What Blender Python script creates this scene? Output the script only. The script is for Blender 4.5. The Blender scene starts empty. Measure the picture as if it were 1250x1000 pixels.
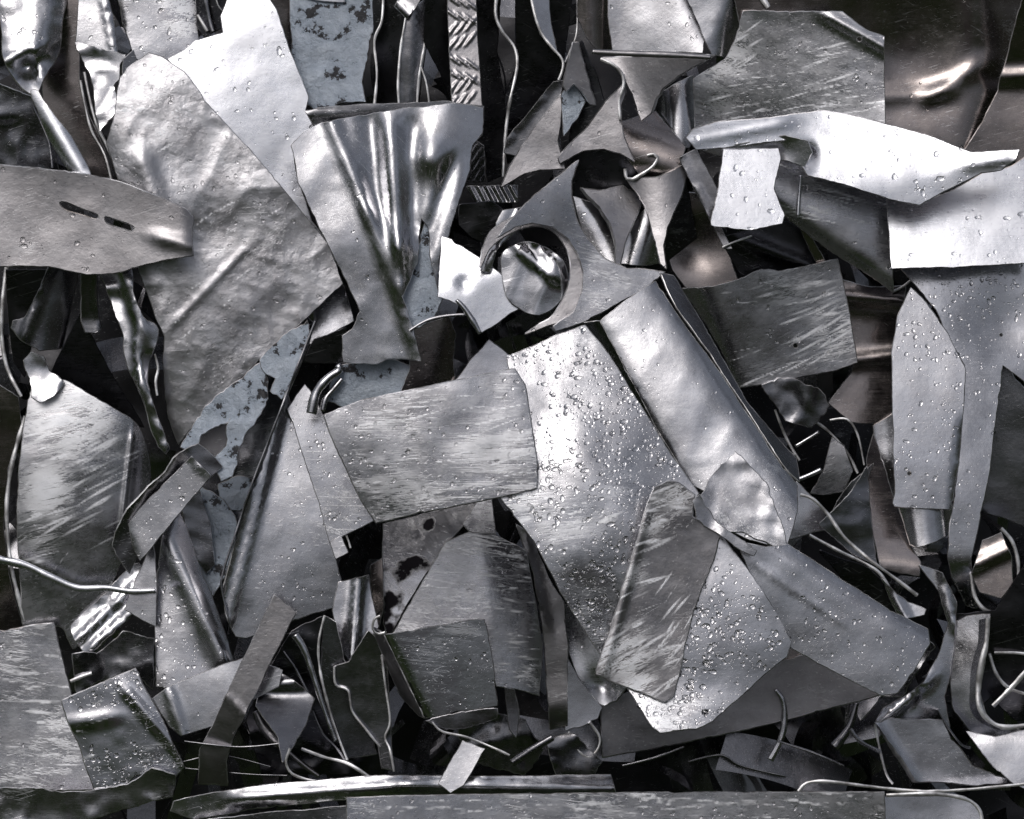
import bpy, math, random, zlib
import numpy as np
EXPO = -0.08
from mathutils import Vector, Matrix
from mathutils.geometry import delaunay_2d_cdt
R = math.radians
OUTFLIP = False
U = 0.001                 # one unit of the drawing is a millimetre
D = 3000.0                # camera distance in mm
LEAN = R(25)              # the heap face leans back
ROT = Matrix.Rotation(-LEAN, 3, 'X')
sc = bpy.context.scene
col = sc.collection
# ---------------------------------------------------------------- camera
cam = bpy.data.objects.new('camera', bpy.data.cameras.new('camera'))
col.objects.link(cam); sc.camera = cam
cam.data.sensor_width = 36; cam.data.lens = 36 * D / 1250.0
cam.data.clip_start = 0.05; cam.data.clip_end = 500
cam.location = ROT @ Vector((0, -D * U, 0))
cam.rotation_euler = (R(90) - LEAN, 0, 0)
# ---------------------------------------------------------------- overcast daylight
SUN_EL, SUN_AZ = 58, 215   # azimuth: direction the sun stands in, clockwise from +Y
world = bpy.data.worlds.new('World'); sc.world = world; world.use_nodes = True
nt = world.node_tree; nt.nodes.clear()
def N(nt, typ, **kw):
    n = nt.nodes.new(typ)
    for k, v in kw.items():
        if k.startswith('i_'): n.inputs[k[2:].replace('_', ' ')].default_value = v
        else: setattr(n, k, v)
    return n
def build_world():
    L = nt.links.new
    tc = N(nt, 'ShaderNodeTexCoord')
    sky = N(nt, 'ShaderNodeTexSky', sky_type='NISHITA', sun_disc=False, sun_elevation=R(SUN_EL), sun_rotation=R(SUN_AZ), dust_density=4.0)
    hs = N(nt, 'ShaderNodeHueSaturation'); hs.inputs['Saturation'].default_value = 0.42
    L(sky.outputs[0], hs.inputs['Color'])
    cl = N(nt, 'ShaderNodeTexNoise'); cl.inputs['Scale'].default_value = 2.3; cl.inputs['Detail'].default_value = 5
    L(tc.outputs['Generated'], cl.inputs['Vector'])
    cr = N(nt, 'ShaderNodeMapRange'); L(cl.outputs['Fac'], cr.inputs['Value'])
    for k, v in zip(('From Min', 'From Max', 'To Min', 'To Max'), (0.36, 0.62, 0.6, 1.5)): cr.inputs[k].default_value = v
    mul = N(nt, 'ShaderNodeMix', data_type='RGBA', blend_type='MULTIPLY'); mul.inputs['Factor'].default_value = 1
    L(hs.outputs[0], mul.inputs['A']); L(cr.outputs[0], mul.inputs['B'])
    # an overcast sky is brightest overhead
    s0 = N(nt, 'ShaderNodeSeparateXYZ'); L(tc.outputs['Generated'], s0.inputs[0])
    ov = N(nt, 'ShaderNodeMapRange'); L(s0.outputs['Z'], ov.inputs['Value'])
    for k, v in zip(('From Min', 'From Max', 'To Min', 'To Max'), (0.2, 0.9, 0.36, 1.15)): ov.inputs[k].default_value = v
    mo = N(nt, 'ShaderNodeMix', data_type='RGBA', blend_type='MULTIPLY'); mo.inputs['Factor'].default_value = 1
    L(mul.outputs['Result'], mo.inputs['A']); L(ov.outputs[0], mo.inputs['B']); mul = mo
    # dark trees and yard round the horizon
    sp = N(nt, 'ShaderNodeSeparateXYZ'); L(tc.outputs['Generated'], sp.inputs[0])
    tn = N(nt, 'ShaderNodeTexNoise'); tn.inputs['Scale'].default_value = 3.2; tn.inputs['Detail'].default_value = 6
    L(tc.outputs['Generated'], tn.inputs['Vector'])
    a1 = N(nt, 'ShaderNodeMath', operation='MULTIPLY_ADD'); L(tn.outputs['Fac'], a1.inputs[0]); a1.inputs[1].default_value = -0.62; L(sp.outputs['Z'], a1.inputs[2])
    mr = N(nt, 'ShaderNodeMapRange'); L(a1.outputs[0], mr.inputs['Value'])
    for k, v in zip(('From Min', 'From Max', 'To Min', 'To Max'), (-0.20, 0.20, 0.04, 1)): mr.inputs[k].default_value = v
    gr = N(nt, 'ShaderNodeValToRGB'); L(tn.outputs['Fac'], gr.inputs[0])
    e = gr.color_ramp.elements; e[0].position = 0.38; e[0].color = (0.06, 0.06, 0.07, 1); e[1].position = 0.62; e[1].color = (0.50, 0.46, 0.46, 1)
    m = gr.color_ramp.elements.new(0.5); m.color = (0.20, 0.34, 0.09, 1)
    mx = N(nt, 'ShaderNodeMix', data_type='RGBA'); L(mr.outputs[0], mx.inputs['Factor']); L(gr.outputs[0], mx.inputs['A']); L(mul.outputs['Result'], mx.inputs['B'])
    bg = N(nt, 'ShaderNodeBackground'); bg.inputs['Strength'].default_value = 0.09
    L(mx.outputs['Result'], bg.inputs[0])
    out = N(nt, 'ShaderNodeOutputWorld'); L(bg.outputs[0], out.inputs[0])
build_world()
sun = bpy.data.objects.new('sun', bpy.data.lights.new('sun', 'SUN')); col.objects.link(sun)
sun.data.energy = 0.6; sun.data.angle = R(35); sun.data.color = (1, 0.97, 0.93)
sd = Vector((math.sin(R(SUN_AZ)) * math.cos(R(SUN_EL)), math.cos(R(SUN_AZ)) * math.cos(R(SUN_EL)), math.sin(R(SUN_EL))))
sun.rotation_euler = sd.to_track_quat('Z', 'Y').to_euler()
sc.view_settings.view_transform = 'Standard'; sc.view_settings.look = 'None'
sc.view_settings.exposure = EXPO; sc.view_settings.gamma = 1; sc.view_settings.use_curve_mapping = False
sc.render.engine = 'CYCLES'; sc.cycles.max_bounces = 8; sc.cycles.glossy_bounces = 6; sc.cycles.sample_clamp_indirect = 6

# ---------------------------------------------------------------- materials
MK = { # base, roughness, scratch, scuff, grime, bump
 'al':  ((.63,.63,.66), .20, .4, .12, .5, .35),
 'rg':  ((.55,.55,.58), .27, .5, .38, .6, .45),
 'dent': ((.56,.56,.59), .36, .5, .25, .8, .7),
 'wh':  ((.80,.81,.86), .28, .3, .08, .25, .35),
 'mir': ((.58,.58,.61), .09, .3, .15, .4, .25),
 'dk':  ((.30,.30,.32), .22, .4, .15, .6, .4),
 'br':  ((.37,.33,.32), .22, .3, .08, .5, .3),
 'mat': ((.37,.36,.375), .34, .4, .1, .5, .6),
 'shade_grm': ((.09,.09,.10), .30, .3, .05, .6, .4),  # gap panels: near-black base, the shade between sheets is put into the colour
 'ins': ((.035,.035,.04), .45, .3, .0, .6, .5),  # backing sheet: the darkness of the holes is painted in as base colour
}
CREASE = {'dent': .36, 'al': .10, 'wh': .08, 'rg': .12, 'mat': .08}
_mats = {}
def mat(key, ang=0, scuff=None):
    kk = (key, ang, scuff)
    if kk in _mats: return _mats[kk]
    base, ro, scr, scf, gri, bmp = MK[key]
    if scuff is not None: scf = scuff
    m = bpy.data.materials.new('metal_' + key); m.use_nodes = True; t = m.node_tree; L = t.links.new
    b = t.nodes['Principled BSDF']
    tc = N(t, 'ShaderNodeTexCoord'); oi = N(t, 'ShaderNodeObjectInfo')
    of = N(t, 'ShaderNodeVectorMath', operation='MULTIPLY_ADD'); 
    cx = N(t, 'ShaderNodeCombineXYZ'); L(oi.outputs['Random'], cx.inputs[0]); L(oi.outputs['Random'], cx.inputs[1]); L(oi.outputs['Random'], cx.inputs[2])
    of.inputs[1].default_value = (7.3, 3.1, 5.7); L(cx.outputs[0], of.inputs[0]); L(tc.outputs['Object'], of.inputs[2])
    def mapp(sx, sz, a):
        q = N(t, 'ShaderNodeMapping'); q.vector_type = 'TEXTURE'; q.inputs['Rotation'].default_value = (0, R(a), 0)
        q.inputs['Scale'].default_value = (1 / sx, 1 / sz, 1 / sz); L(of.outputs[0], q.inputs[0]); return q
    def noise(v, scale, det=4, rg=.6):
        q = N(t, 'ShaderNodeTexNoise'); q.inputs['Scale'].default_value = scale; q.inputs['Detail'].default_value = det; q.inputs['Roughness'].default_value = rg
        L(v.outputs[0], q.inputs['Vector']); return q
    def rng(src, a, b_, c, d):
        q = N(t, 'ShaderNodeMapRange'); L(src, q.inputs['Value'])
        for k, v in zip(('From Min', 'From Max', 'To Min', 'To Max'), (a, b_, c, d)): q.inputs[k].default_value = v
        return q.outputs[0]
    def mth(op, x, y):
        q = N(t, 'ShaderNodeMath', operation=op)
        for i, v in enumerate((x, y)):
            if isinstance(v, (int, float)): q.inputs[i].default_value = v
            else: L(v, q.inputs[i])
        return q.outputs[0]
    big = noise(of, 9, 5); shade_grm = noise(of, 26, 8, .7); fine = noise(of, 420, 3)
    fil = noise(mapp(7, 700, ang), 1, 4, .6)          # brushed grain
    sce = noise(mapp(11, 75, ang + 4), 1, 3, .6); scf_ = noise(mapp(7, 900, ang + 8), 1, 3, .6)
    class _S: pass
    sca = _S(); sca.outputs = [mth('ADD', mth('MULTIPLY', sce.outputs[0], .5), mth('MULTIPLY', scf_.outputs[0], .5))]      # scuffs along the grain
    scb = noise(mapp(6, 600, ang - 18), 1, 2, .5); scc = noise(mapp(9, 700, ang + 31), 1, 2, .5)
    wr = N(t, 'ShaderNodeAttribute'); wr.attribute_name = 'wear'; W_ = wr.outputs['Fac']      # scratches across
    dirt = noise(mapp(18, 18, 0), 1, 8, .75)
    scm = mth('MULTIPLY', rng(mth('ADD', sca.outputs[0], mth('MULTIPLY', W_, .075)), .53, .575, 0, 1), mth('MAXIMUM', rng(big.outputs[0], .62 - .25 * scf, .72 - .25 * scf, 0, 1), W_))
    sc2 = mth('MULTIPLY', mth('MAXIMUM', rng(scb.outputs[0], .665, .69, 0, 1), rng(scc.outputs[0], .685, .71, 0, 1)), rng(big.outputs[0], .46, .56, 0, 1))
    scuf = mth('MINIMUM', mth('MULTIPLY', mth('ADD', scm, sc2), mth('MAXIMUM', min(1, .25 + scf), W_)), 1.0)
    sk = N(t, 'ShaderNodeAttribute'); sk.attribute_name = 'streak'; scuf = mth('MAXIMUM', scuf, mth('MULTIPLY', rng(sk.outputs['Fac'], .25, .75, 0, 1), rng(fil.outputs[0], .3, .5, .55, 1)))
    g1 = rng(dirt.outputs[0], .40, .66, 1, 0)
    c1 = N(t, 'ShaderNodeMix', data_type='RGBA'); L(mth('MULTIPLY', mth('SUBTRACT', 1, g1), gri), c1.inputs['Factor'])
    c1.inputs['A'].default_value = (*base, 1); c1.inputs['B'].default_value = (base[0] * .52, base[1] * .50, base[2] * .50, 1)
    spk = mth('MULTIPLY', rng(fine.outputs[0], .66, .72, 0, 1), .5)
    c2 = N(t, 'ShaderNodeMix', data_type='RGBA'); L(spk, c2.inputs['Factor']); L(c1.outputs['Result'], c2.inputs['A']); c2.inputs['B'].default_value = (.16, .15, .15, 1)
    c3 = N(t, 'ShaderNodeMix', data_type='RGBA'); L(scuf, c3.inputs['Factor']); L(c2.outputs['Result'], c3.inputs['A']); c3.inputs['B'].default_value = (.92, .93, .97, 1)
    L(c3.outputs['Result'], b.inputs['Base Color'])
    b.inputs['Metallic'].default_value = 1.0 if key != 'ins' else .6
    r1 = mth('ADD', rng(shade_grm.outputs[0], .3, .7, ro - .08, ro + .10), rng(fil.outputs[0], .3, .7, -.05, .05))
    r2 = mth('ADD', r1, mth('MULTIPLY', scuf, .36)); L(r2, b.inputs['Roughness'])
    ds = noise(of, 16, 3); dv = N(t, 'ShaderNodeVectorMath', operation='MULTIPLY_ADD'); L(ds.outputs['Color'], dv.inputs[0]); dv.inputs[1].default_value = (.045,) * 3; L(of.outputs[0], dv.inputs[2])
    vo_ = N(t, 'ShaderNodeTexVoronoi', feature='DISTANCE_TO_EDGE'); vo_.inputs['Scale'].default_value = 21; L(dv.outputs[0], vo_.inputs['Vector'])
    vp_ = N(t, 'ShaderNodeTexVoronoi', feature='DISTANCE_TO_EDGE'); vp_.inputs['Scale'].default_value = 57; L(dv.outputs[0], vp_.inputs['Vector'])
    crs = mth('ADD', mth('MULTIPLY', rng(vo_.outputs['Distance'], 0, .35, 0, 1), rng(big.outputs[0], .42, .6, .15, 1)), mth('MULTIPLY', rng(vp_.outputs['Distance'], 0, .3, 0, .3), rng(ds.outputs[0], .5, .62, 0, 1)))
    h = mth('ADD', mth('MULTIPLY', fil.outputs[0], .05 * scr), mth('ADD', mth('MULTIPLY', shade_grm.outputs[0], .42), mth('MULTIPLY', scuf, .07)))
    h = mth('ADD', h, mth('MULTIPLY', big.outputs[0], 1.0)); h = mth('ADD', h, mth('MULTIPLY', fine.outputs[0], .035))
    h = mth('ADD', h, mth('MULTIPLY', crs, CREASE.get(key, .06)))
    bp = N(t, 'ShaderNodeBump'); bp.inputs['Strength'].default_value = bmp; bp.inputs['Distance'].default_value = .0022
    L(h, bp.inputs['Height']); L(bp.outputs[0], b.inputs['Normal'])
    _mats[kk] = m; return m
def paint_mat():
    m = bpy.data.materials.new('chipped_paint'); m.use_nodes = True; t = m.node_tree; L = t.links.new; b = t.nodes['Principled BSDF']
    tc = N(t, 'ShaderNodeTexCoord')
    n1 = N(t, 'ShaderNodeTexNoise'); n1.inputs['Scale'].default_value = 30; n1.inputs['Detail'].default_value = 9; n1.inputs['Roughness'].default_value = .68; L(tc.outputs['Object'], n1.inputs['Vector'])
    r = N(t, 'ShaderNodeValToRGB'); L(n1.outputs[0], r.inputs[0]); e = r.color_ramp.elements
    e[0].position = .40; e[0].color = (.035, .035, .04, 1); e[1].position = .42; e[1].color = (.38, .44, .53, 1)
    q = r.color_ramp.elements.new(.6); q.color = (.52, .58, .67, 1)
    L(r.outputs[0], b.inputs['Base Color']); b.inputs['Roughness'].default_value = .42
    bp = N(t, 'ShaderNodeBump'); bp.inputs['Distance'].default_value = .006; bp.inputs['Strength'].default_value = .8; vo = N(t, 'ShaderNodeTexVoronoi', feature='DISTANCE_TO_EDGE'); vo.inputs['Scale'].default_value = 48; wv = N(t, 'ShaderNodeVectorMath', operation='MULTIPLY_ADD'); L(n1.outputs['Color'], wv.inputs[0]); wv.inputs[1].default_value = (.05,) * 3; L(tc.outputs['Object'], wv.inputs[2]); L(wv.outputs[0], vo.inputs['Vector']); ad = N(t, 'ShaderNodeMath', operation='ADD'); L(n1.outputs[0], ad.inputs[0]); L(vo.outputs['Distance'], ad.inputs[1]); L(ad.outputs[0], bp.inputs['Height']); L(bp.outputs[0], b.inputs['Normal'])
    return m
PAINT = paint_mat()
def burnt_mat():
    m = mat('al', 30, .1).copy(); m.name = 'burnt_metal'; t = m.node_tree; L = t.links.new; b = t.nodes['Principled BSDF']
    src = b.inputs['Base Color'].links[0].from_socket; rs = b.inputs['Roughness'].links[0].from_socket
    tc = N(t, 'ShaderNodeTexCoord'); n1 = N(t, 'ShaderNodeTexNoise'); n1.inputs['Scale'].default_value = 24; n1.inputs['Detail'].default_value = 5; L(tc.outputs['Object'], n1.inputs['Vector'])
    ms = N(t, 'ShaderNodeMapRange'); L(n1.outputs[0], ms.inputs['Value'])
    for k, v in zip(('From Min', 'From Max', 'To Min', 'To Max'), (.50, .57, 0, 1)): ms.inputs[k].default_value = v
    mx = N(t, 'ShaderNodeMix', data_type='RGBA'); L(ms.outputs[0], mx.inputs['Factor']); L(src, mx.inputs['A']); mx.inputs['B'].default_value = (.012, .011, .013, 1); L(mx.outputs['Result'], b.inputs['Base Color'])
    mm = N(t, 'ShaderNodeMath', operation='MULTIPLY_ADD'); L(ms.outputs[0], mm.inputs[0]); mm.inputs[1].default_value = .3; L(rs, mm.inputs[2]); L(mm.outputs[0], b.inputs['Roughness'])
    return m
def water_mat():
    m = bpy.data.materials.new('rain_water'); m.use_nodes = True; b = m.node_tree.nodes['Principled BSDF']
    b.inputs['Base Color'].default_value = (1, 1, 1, 1); b.inputs['Roughness'].default_value = 0; b.inputs['IOR'].default_value = 1.33
    b.inputs['Transmission Weight'].default_value = 1; return m
WATER = water_mat()
def edge_mat():
    m = bpy.data.materials.new('cut_edge'); m.use_nodes = True; b = m.node_tree.nodes['Principled BSDF']
    n1 = N(m.node_tree, 'ShaderNodeTexNoise'); n1.inputs['Scale'].default_value = 60; n1.inputs['Detail'].default_value = 5
    tc = N(m.node_tree, 'ShaderNodeTexCoord'); m.node_tree.links.new(tc.outputs['Object'], n1.inputs['Vector'])
    r = N(m.node_tree, 'ShaderNodeValToRGB'); m.node_tree.links.new(n1.outputs[0], r.inputs[0]); e = r.color_ramp.elements
    e[0].position = .35; e[0].color = (.35, .34, .34, 1); e[1].position = .6; e[1].color = (.90, .90, .92, 1)
    m.node_tree.links.new(r.outputs[0], b.inputs['Base Color']); b.inputs['Metallic'].default_value = .85; b.inputs['Roughness'].default_value = .42
    return m
EDGE = edge_mat()
def getmat(k, ang, scuff):
    if k == 'paint': return PAINT
    if k == 'burnt': return BURNT
    return mat(k, ang, scuff)
BURNT = burnt_mat()

# ---------------------------------------------------------------- geometry helpers
def vnoise(x, y, seed, s):
    r = np.random.RandomState(seed % 99991); T = r.rand(64, 64); x = x / s + 17.3; y = y / s + 9.1
    xi = np.floor(x).astype(int); yi = np.floor(y).astype(int); fx = x - xi; fy = y - yi
    fx = fx * fx * fx * (fx * (fx * 6 - 15) + 10); fy = fy * fy * fy * (fy * (fy * 6 - 15) + 10)
    a = T[xi % 64, yi % 64]; b = T[(xi + 1) % 64, yi % 64]; c = T[xi % 64, (yi + 1) % 64]; d = T[(xi + 1) % 64, (yi + 1) % 64]
    return (a * (1 - fx) + b * fx) * (1 - fy) + (c * (1 - fx) + d * fx) * fy - .5
def P(s): return [tuple(float(v) for v in q.split(',')) for q in s.split()]
def inpoly(x, y, pts):
    ins = np.zeros(x.shape, bool); n = len(pts); j = n - 1
    for i in range(n):
        xi, yi = pts[i]; xj, yj = pts[j]
        if yi != yj: ins ^= ((yi > y) != (yj > y)) & (x < (xj - xi) * (y - yi) / (yj - yi) + xi)
        j = i
    return ins
def crom(pts, closed, step):
    out = []; n = len(pts); rng_ = range(n) if closed else range(n - 1)
    g = (lambda i: pts[i % n]) if closed else (lambda i: pts[max(0, min(n - 1, i))])
    for i in rng_:
        p0, p1, p2, p3 = [np.array(g(k)) for k in (i - 1, i, i + 1, i + 2)]
        m = max(1, int(np.linalg.norm(p2[:2] - p1[:2]) / step))
        for q in range(m):
            u = q / m; out.append(tuple(.5 * (2 * p1 + (p2 - p0) * u + (2 * p0 - 5 * p1 + 4 * p2 - p3) * u * u + (3 * p1 - p0 - 3 * p2 + p3) * u ** 3)))
    if not closed: out.append(tuple(pts[-1]))
    return out
def lin(pts, step):
    out = []
    for i in range(len(pts)):
        a = np.array(pts[i]); b = np.array(pts[(i + 1) % len(pts)]); m = max(1, int(round(np.linalg.norm(b - a) / step)))
        out += [tuple(a + (b - a) * q / m) for q in range(m)]
    return out
class HF:
    """depth of a bent sheet over the heap face, in mm, growing away from the viewer"""
    def __init__(s, c, tilt, feats, nz, cr, seed):
        s.c, s.t, s.f, s.nz, s.cr, s.seed, s.b = c, tilt, feats, nz, cr, seed, 0.0; q = random.Random(seed); s.ba = q.uniform(0, 3.14); s.br = q.choice((-1, 1, 1)) / q.uniform(1400, 4200)
    def __call__(s, x, y, noise=True):
        x = np.asarray(x, float); y = np.asarray(y, float)
        h = s.b + (x - s.c[0]) * math.tan(R(s.t[0])) + (s.c[1] - y) * math.tan(R(s.t[1]))
        w = (x - s.c[0]) * math.cos(s.ba) + (y - s.c[1]) * math.sin(s.ba); h = h + w * w * s.br
        for f in s.f:
            k = f[0]
            if k in 'brc':
                x0, y0, x1, y1 = f[1:5]; Ln = math.hypot(x1 - x0, y1 - y0)
                d = ((x - x0) * (y1 - y0) - (y - y0) * (x1 - x0)) / Ln; u = ((x - x0) * (x1 - x0) + (y - y0) * (y1 - y0)) / Ln
                if k == 'b': h = h + f[5] * (d + np.sqrt(d * d + f[6] ** 2)) / 2
                elif k == 'c': h = h + d * d / (2 * f[5])
                else:
                    e = np.maximum(np.maximum(-u, u - Ln), 0); h = h - f[5] * np.exp(-(d / f[6]) ** 2) * np.exp(-(e / (f[6] + 12)) ** 2)
            elif k == 'd': h = h + f[4] * np.exp(-((x - f[1]) ** 2 + (y - f[2]) ** 2) / f[3] ** 2)
            elif k == 'e':
                ca, sa = math.cos(R(f[5])), math.sin(R(f[5])); a = (x - f[1]) * ca + (y - f[2]) * sa; b = -(x - f[1]) * sa + (y - f[2]) * ca
                h = h - f[6] * np.clip(1 - (a / f[3]) ** 2 - (b / f[4]) ** 2, 0, 1) ** .5
        if noise:
            if s.nz: h = h + .8 * s.nz * (vnoise(x, y, s.seed, 95) * 2.2 + vnoise(x, y, s.seed + 1, 38) * .7 + vnoise(x, y, s.seed + 2, 15) * .16)
            if s.cr: h = h + .75 * s.cr * (np.abs(vnoise(x + y * .4, y, s.seed + 3, 42)) * 2.2 + np.abs(vnoise(x, y - x * .3, s.seed + 4, 19)) * .8 + np.abs(vnoise(x, y, s.seed + 5, 8)) * .22)
        return h
def W3(x, y, h):
    f = (D + h) / D
    return np.stack([(x - 625) * f, h, (500 - y) * f], -1) * U
RM = np.array(ROT)
def to_world(p): return p @ RM.T
G = 5
FY, FX = np.mgrid[-60:1060:G, -60:1310:G].astype(float)
FRONT = np.full(FX.shape, 180.0)
_seed = [11]
def setprops(o, label, cat, group, kind=None):
    if label: o['label'] = label
    if cat: o['category'] = cat
    if group: o['group'] = group
    if kind: o['kind'] = kind
def mesh_obj(name, V, F, m, parent=None, sharp=None, smooth=True, org=None):
    V = to_world(np.asarray(V)); org = V.mean(0) if org is None else org
    me = bpy.data.meshes.new(name); me.from_pydata((V - org).tolist(), [], F)
    me.polygons.foreach_set('use_smooth', [smooth] * len(me.polygons))
    if sharp:
        at = me.attributes.new('sharp_edge', 'BOOLEAN', 'EDGE'); vals = np.zeros(len(me.edges), bool)
        ev = np.empty(len(me.edges) * 2, int); me.edges.foreach_get('vertices', ev); ev = ev.reshape(-1, 2)
        for i, (a, b) in enumerate(ev):
            if (min(a, b), max(a, b)) in sharp: vals[i] = True
        at.data.foreach_set('value', vals)
    me.materials.append(m); me.update()
    o = bpy.data.objects.new(name, me); col.objects.link(o)
    if parent is not None:
        o.parent = parent; o.location = Vector(org) - parent.location
        if parent.parent: o.location -= parent.parent.location
    else: o.location = Vector(org)
    return o
def thing(name, x, y, h, label, cat, group=None):
    o = bpy.data.objects.new(name, None); col.objects.link(o); o.empty_display_size = .02
    o.location = Vector(to_world(W3(np.array([x]), np.array([y]), np.array([h])))[0]); setprops(o, label, cat, group); return o
def S(name, pts, label=None, cat='metal sheet', tilt=(0, 0), f=(), m='al', ang=0, scuff=None, t=2.8, nz=2.6, cr=0.0, jag=0.5, sm=False, holes=(),
      group=None, parent=None, hf=None, drops=0.0, dz=0.0, g=6.0, z=None, torn=0.0, dsz=1.0, wear=(), streaks=()):
    global FRONT
    seed = zlib.crc32(((label or '') + name + (pts if isinstance(pts, str) else '')[:20]).encode()) % 90001; rs = np.random.RandomState(seed)
    pts = P(pts) if isinstance(pts, str) else pts
    xs = [p[0] for p in pts]; ys = [p[1] for p in pts]; c = (sum(xs) / len(xs), sum(ys) / len(ys))
    bd = crom(pts, True, 4) if sm else lin(pts, 4)
    B = np.array(bd); nb = len(B)
    if jag or torn:
        nx = np.roll(B, -1, 0) - np.roll(B, 1, 0); nrm = np.stack([nx[:, 1], -nx[:, 0]], 1); nrm /= np.linalg.norm(nrm, axis=1)[:, None] + 1e-6
        a = jag * (1.6 * vnoise(B[:, 0], B[:, 1], seed, 5) + 3 * vnoise(B[:, 0], B[:, 1], seed + 9, 24)) - 3.2 * jag * np.clip(vnoise(B[:, 0], B[:, 1], seed + 12, 11) - .33, 0, 1) * 6
        a = a + torn * (np.abs(vnoise(B[:, 0], B[:, 1], seed + 4, 9)) * 2 + 2 * vnoise(B[:, 0], B[:, 1], seed + 5, 26))
        B = B + nrm * a[:, None]
    loops = [B]
    for hx, hy, hr in [h for h in holes if len(h) == 3]:
        loops.append(np.array([(hx + hr * math.cos(q), hy + hr * math.sin(q)) for q in np.linspace(0, 2 * math.pi, 12, endpoint=False)]))
    for hp in [h for h in holes if isinstance(h, str)]: loops.append(np.array(crom(P(hp), True, 3)))
    area_in = None
    gx, gy = np.meshgrid(np.arange(min(xs), max(xs), g), np.arange(min(ys), max(ys), g * .87))
    gx = gx + (np.arange(gx.shape[0]) % 2)[:, None] * g * .5; gx = gx.ravel() + rs.uniform(-.12, .12, gx.size) * g; gy = gy.ravel() + rs.uniform(-.12, .12, gy.size) * g
    k = inpoly(gx, gy, loops[0])
    for l in loops[1:]: k &= ~inpoly(gx, gy, l)
    gx, gy = gx[k], gy[k]; AB = np.concatenate(loops)
    if len(gx):
        dm = np.full(len(gx), 1e9)
        for i in range(0, len(AB)): dm = np.minimum(dm, (gx - AB[i, 0]) ** 2 + (gy - AB[i, 1]) ** 2)
        k = dm > (g * .45) ** 2; gx, gy = gx[k], gy[k]
    allp = [Vector((float(a), float(b))) for a, b in AB] + [Vector((float(a), float(b))) for a, b in zip(gx, gy)]
    edges = []; s0 = 0
    for l in loops: n = len(l); edges += [(s0 + i, s0 + (i + 1) % n) for i in range(n)]; s0 += n
    vo, eo, fo, *_ = delaunay_2d_cdt(allp, edges, [], 0, 1e-4)
    V = np.array([(v.x, v.y) for v in vo]); T = np.array([list(q) for q in fo if len(q) == 3])
    cen = V[T].mean(1); k = inpoly(cen[:, 0], cen[:, 1], loops[0])
    for l in loops[1:]: k &= ~inpoly(cen[:, 0], cen[:, 1], l)
    T = T[k]; own = hf is None
    if own: hf = HF(c, tilt, f, nz, cr, seed)
    if own:
        k = inpoly(FX, FY, pts)
        # grow the footprint one cell so that edges clear as well
        k2 = k.copy(); k2[1:] |= k[:-1]; k2[:-1] |= k[1:]; k2[:, 1:] |= k[:, :-1]; k2[:, :-1] |= k[:, 1:]
        hh = hf(FX[k2], FY[k2])
        hf.b = (z if z is not None else float((FRONT[k2] - hh).min()) - t - 1.0) - dz
        hh = hf(FX[k2], FY[k2]); FRONT[k2] = np.minimum(FRONT[k2], hh)
    h = hf(V[:, 0], V[:, 1]); e = 1.0
    gxn = (hf(V[:, 0] + e, V[:, 1]) - hf(V[:, 0] - e, V[:, 1])) / 2; gyn = (hf(V[:, 0], V[:, 1] + e) - hf(V[:, 0], V[:, 1] - e)) / 2
    nl = np.sqrt(1 + gxn ** 2 + gyn ** 2)
    A = W3(V[:, 0], V[:, 1], h); Bk = W3(V[:, 0] - gxn / nl * t, V[:, 1] - gyn / nl * t, h + t / nl)
    n = len(V); a, b_, c_ = T[:, 0], T[:, 1], T[:, 2]
    cr_ = (V[b_, 0] - V[a, 0]) * (V[c_, 1] - V[a, 1]) - (V[b_, 1] - V[a, 1]) * (V[c_, 0] - V[a, 0])
    T[cr_ > 0] = T[cr_ > 0][:, ::-1]                     # y runs down, so this faces the viewer
    F = T.tolist(); cnt = {}
    for q in F:
        for i in range(3): cnt[(q[i], q[(i + 1) % 3])] = 1
    sharp = set(); extra = []; outw = np.zeros((n, 2)); bnd = [(p, q) for (p, q) in cnt if (q, p) not in cnt]
    for p, q in bnd:
        dx, dy = V[q] - V[p]; l_ = math.hypot(dx, dy) + 1e-9; o2 = np.array([-dy, dx]) / l_      # triangles run clockwise on screen
        outw[p] += o2; outw[q] += o2
    bi = sorted({p for e_ in bnd for p in e_}); mid = {p: 2 * n + k_ for k_, p in enumerate(bi)}; bi_ = np.array(bi)
    ow = outw[bi_] / (np.linalg.norm(outw[bi_], axis=1)[:, None] + 1e-9); rim = .35 * min(t, 4)
    sgn = -1.0 if OUTFLIP else 1.0; mp = V[bi_] + sgn * ow * rim
    Md = W3(mp[:, 0], mp[:, 1], h[bi_] + t * .4 + (gxn[bi_] * ow[:, 0] + gyn[bi_] * ow[:, 1]) * rim * sgn)
    for p, q in bnd:
        extra.append([q, p, mid[p], mid[q]]); extra.append([mid[q], mid[p], p + n, q + n]); sharp.add((min(p, q), max(p, q)))
    F = F + (T[:, ::-1] + n).tolist(); nface = len(F); F = F + extra
    VV = np.concatenate([A, Bk, Md]); used = np.unique(T)
    idx = -np.ones(len(VV), int); keep = np.concatenate([used, used + n, np.arange(2 * n, len(VV))]); idx[keep] = np.arange(len(keep))
    VV = VV[keep]; F = [[int(idx[i]) for i in q] for q in F]; sharp = {tuple(sorted((int(idx[p]), int(idx[q])))) for p, q in sharp}
    o = mesh_obj(name, VV, F, getmat(m, ang, scuff), parent, sharp)
    if parent is None: setprops(o, label, cat, group)
    elif label: o['label'] = label
    hf.o = o
    if m != 'shade_grm' and m != 'ins':
        o.data.materials.append(EDGE); mi = np.zeros(len(o.data.polygons), np.int32); mi[nface:] = 1; o.data.polygons.foreach_set('material_index', mi)
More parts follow.
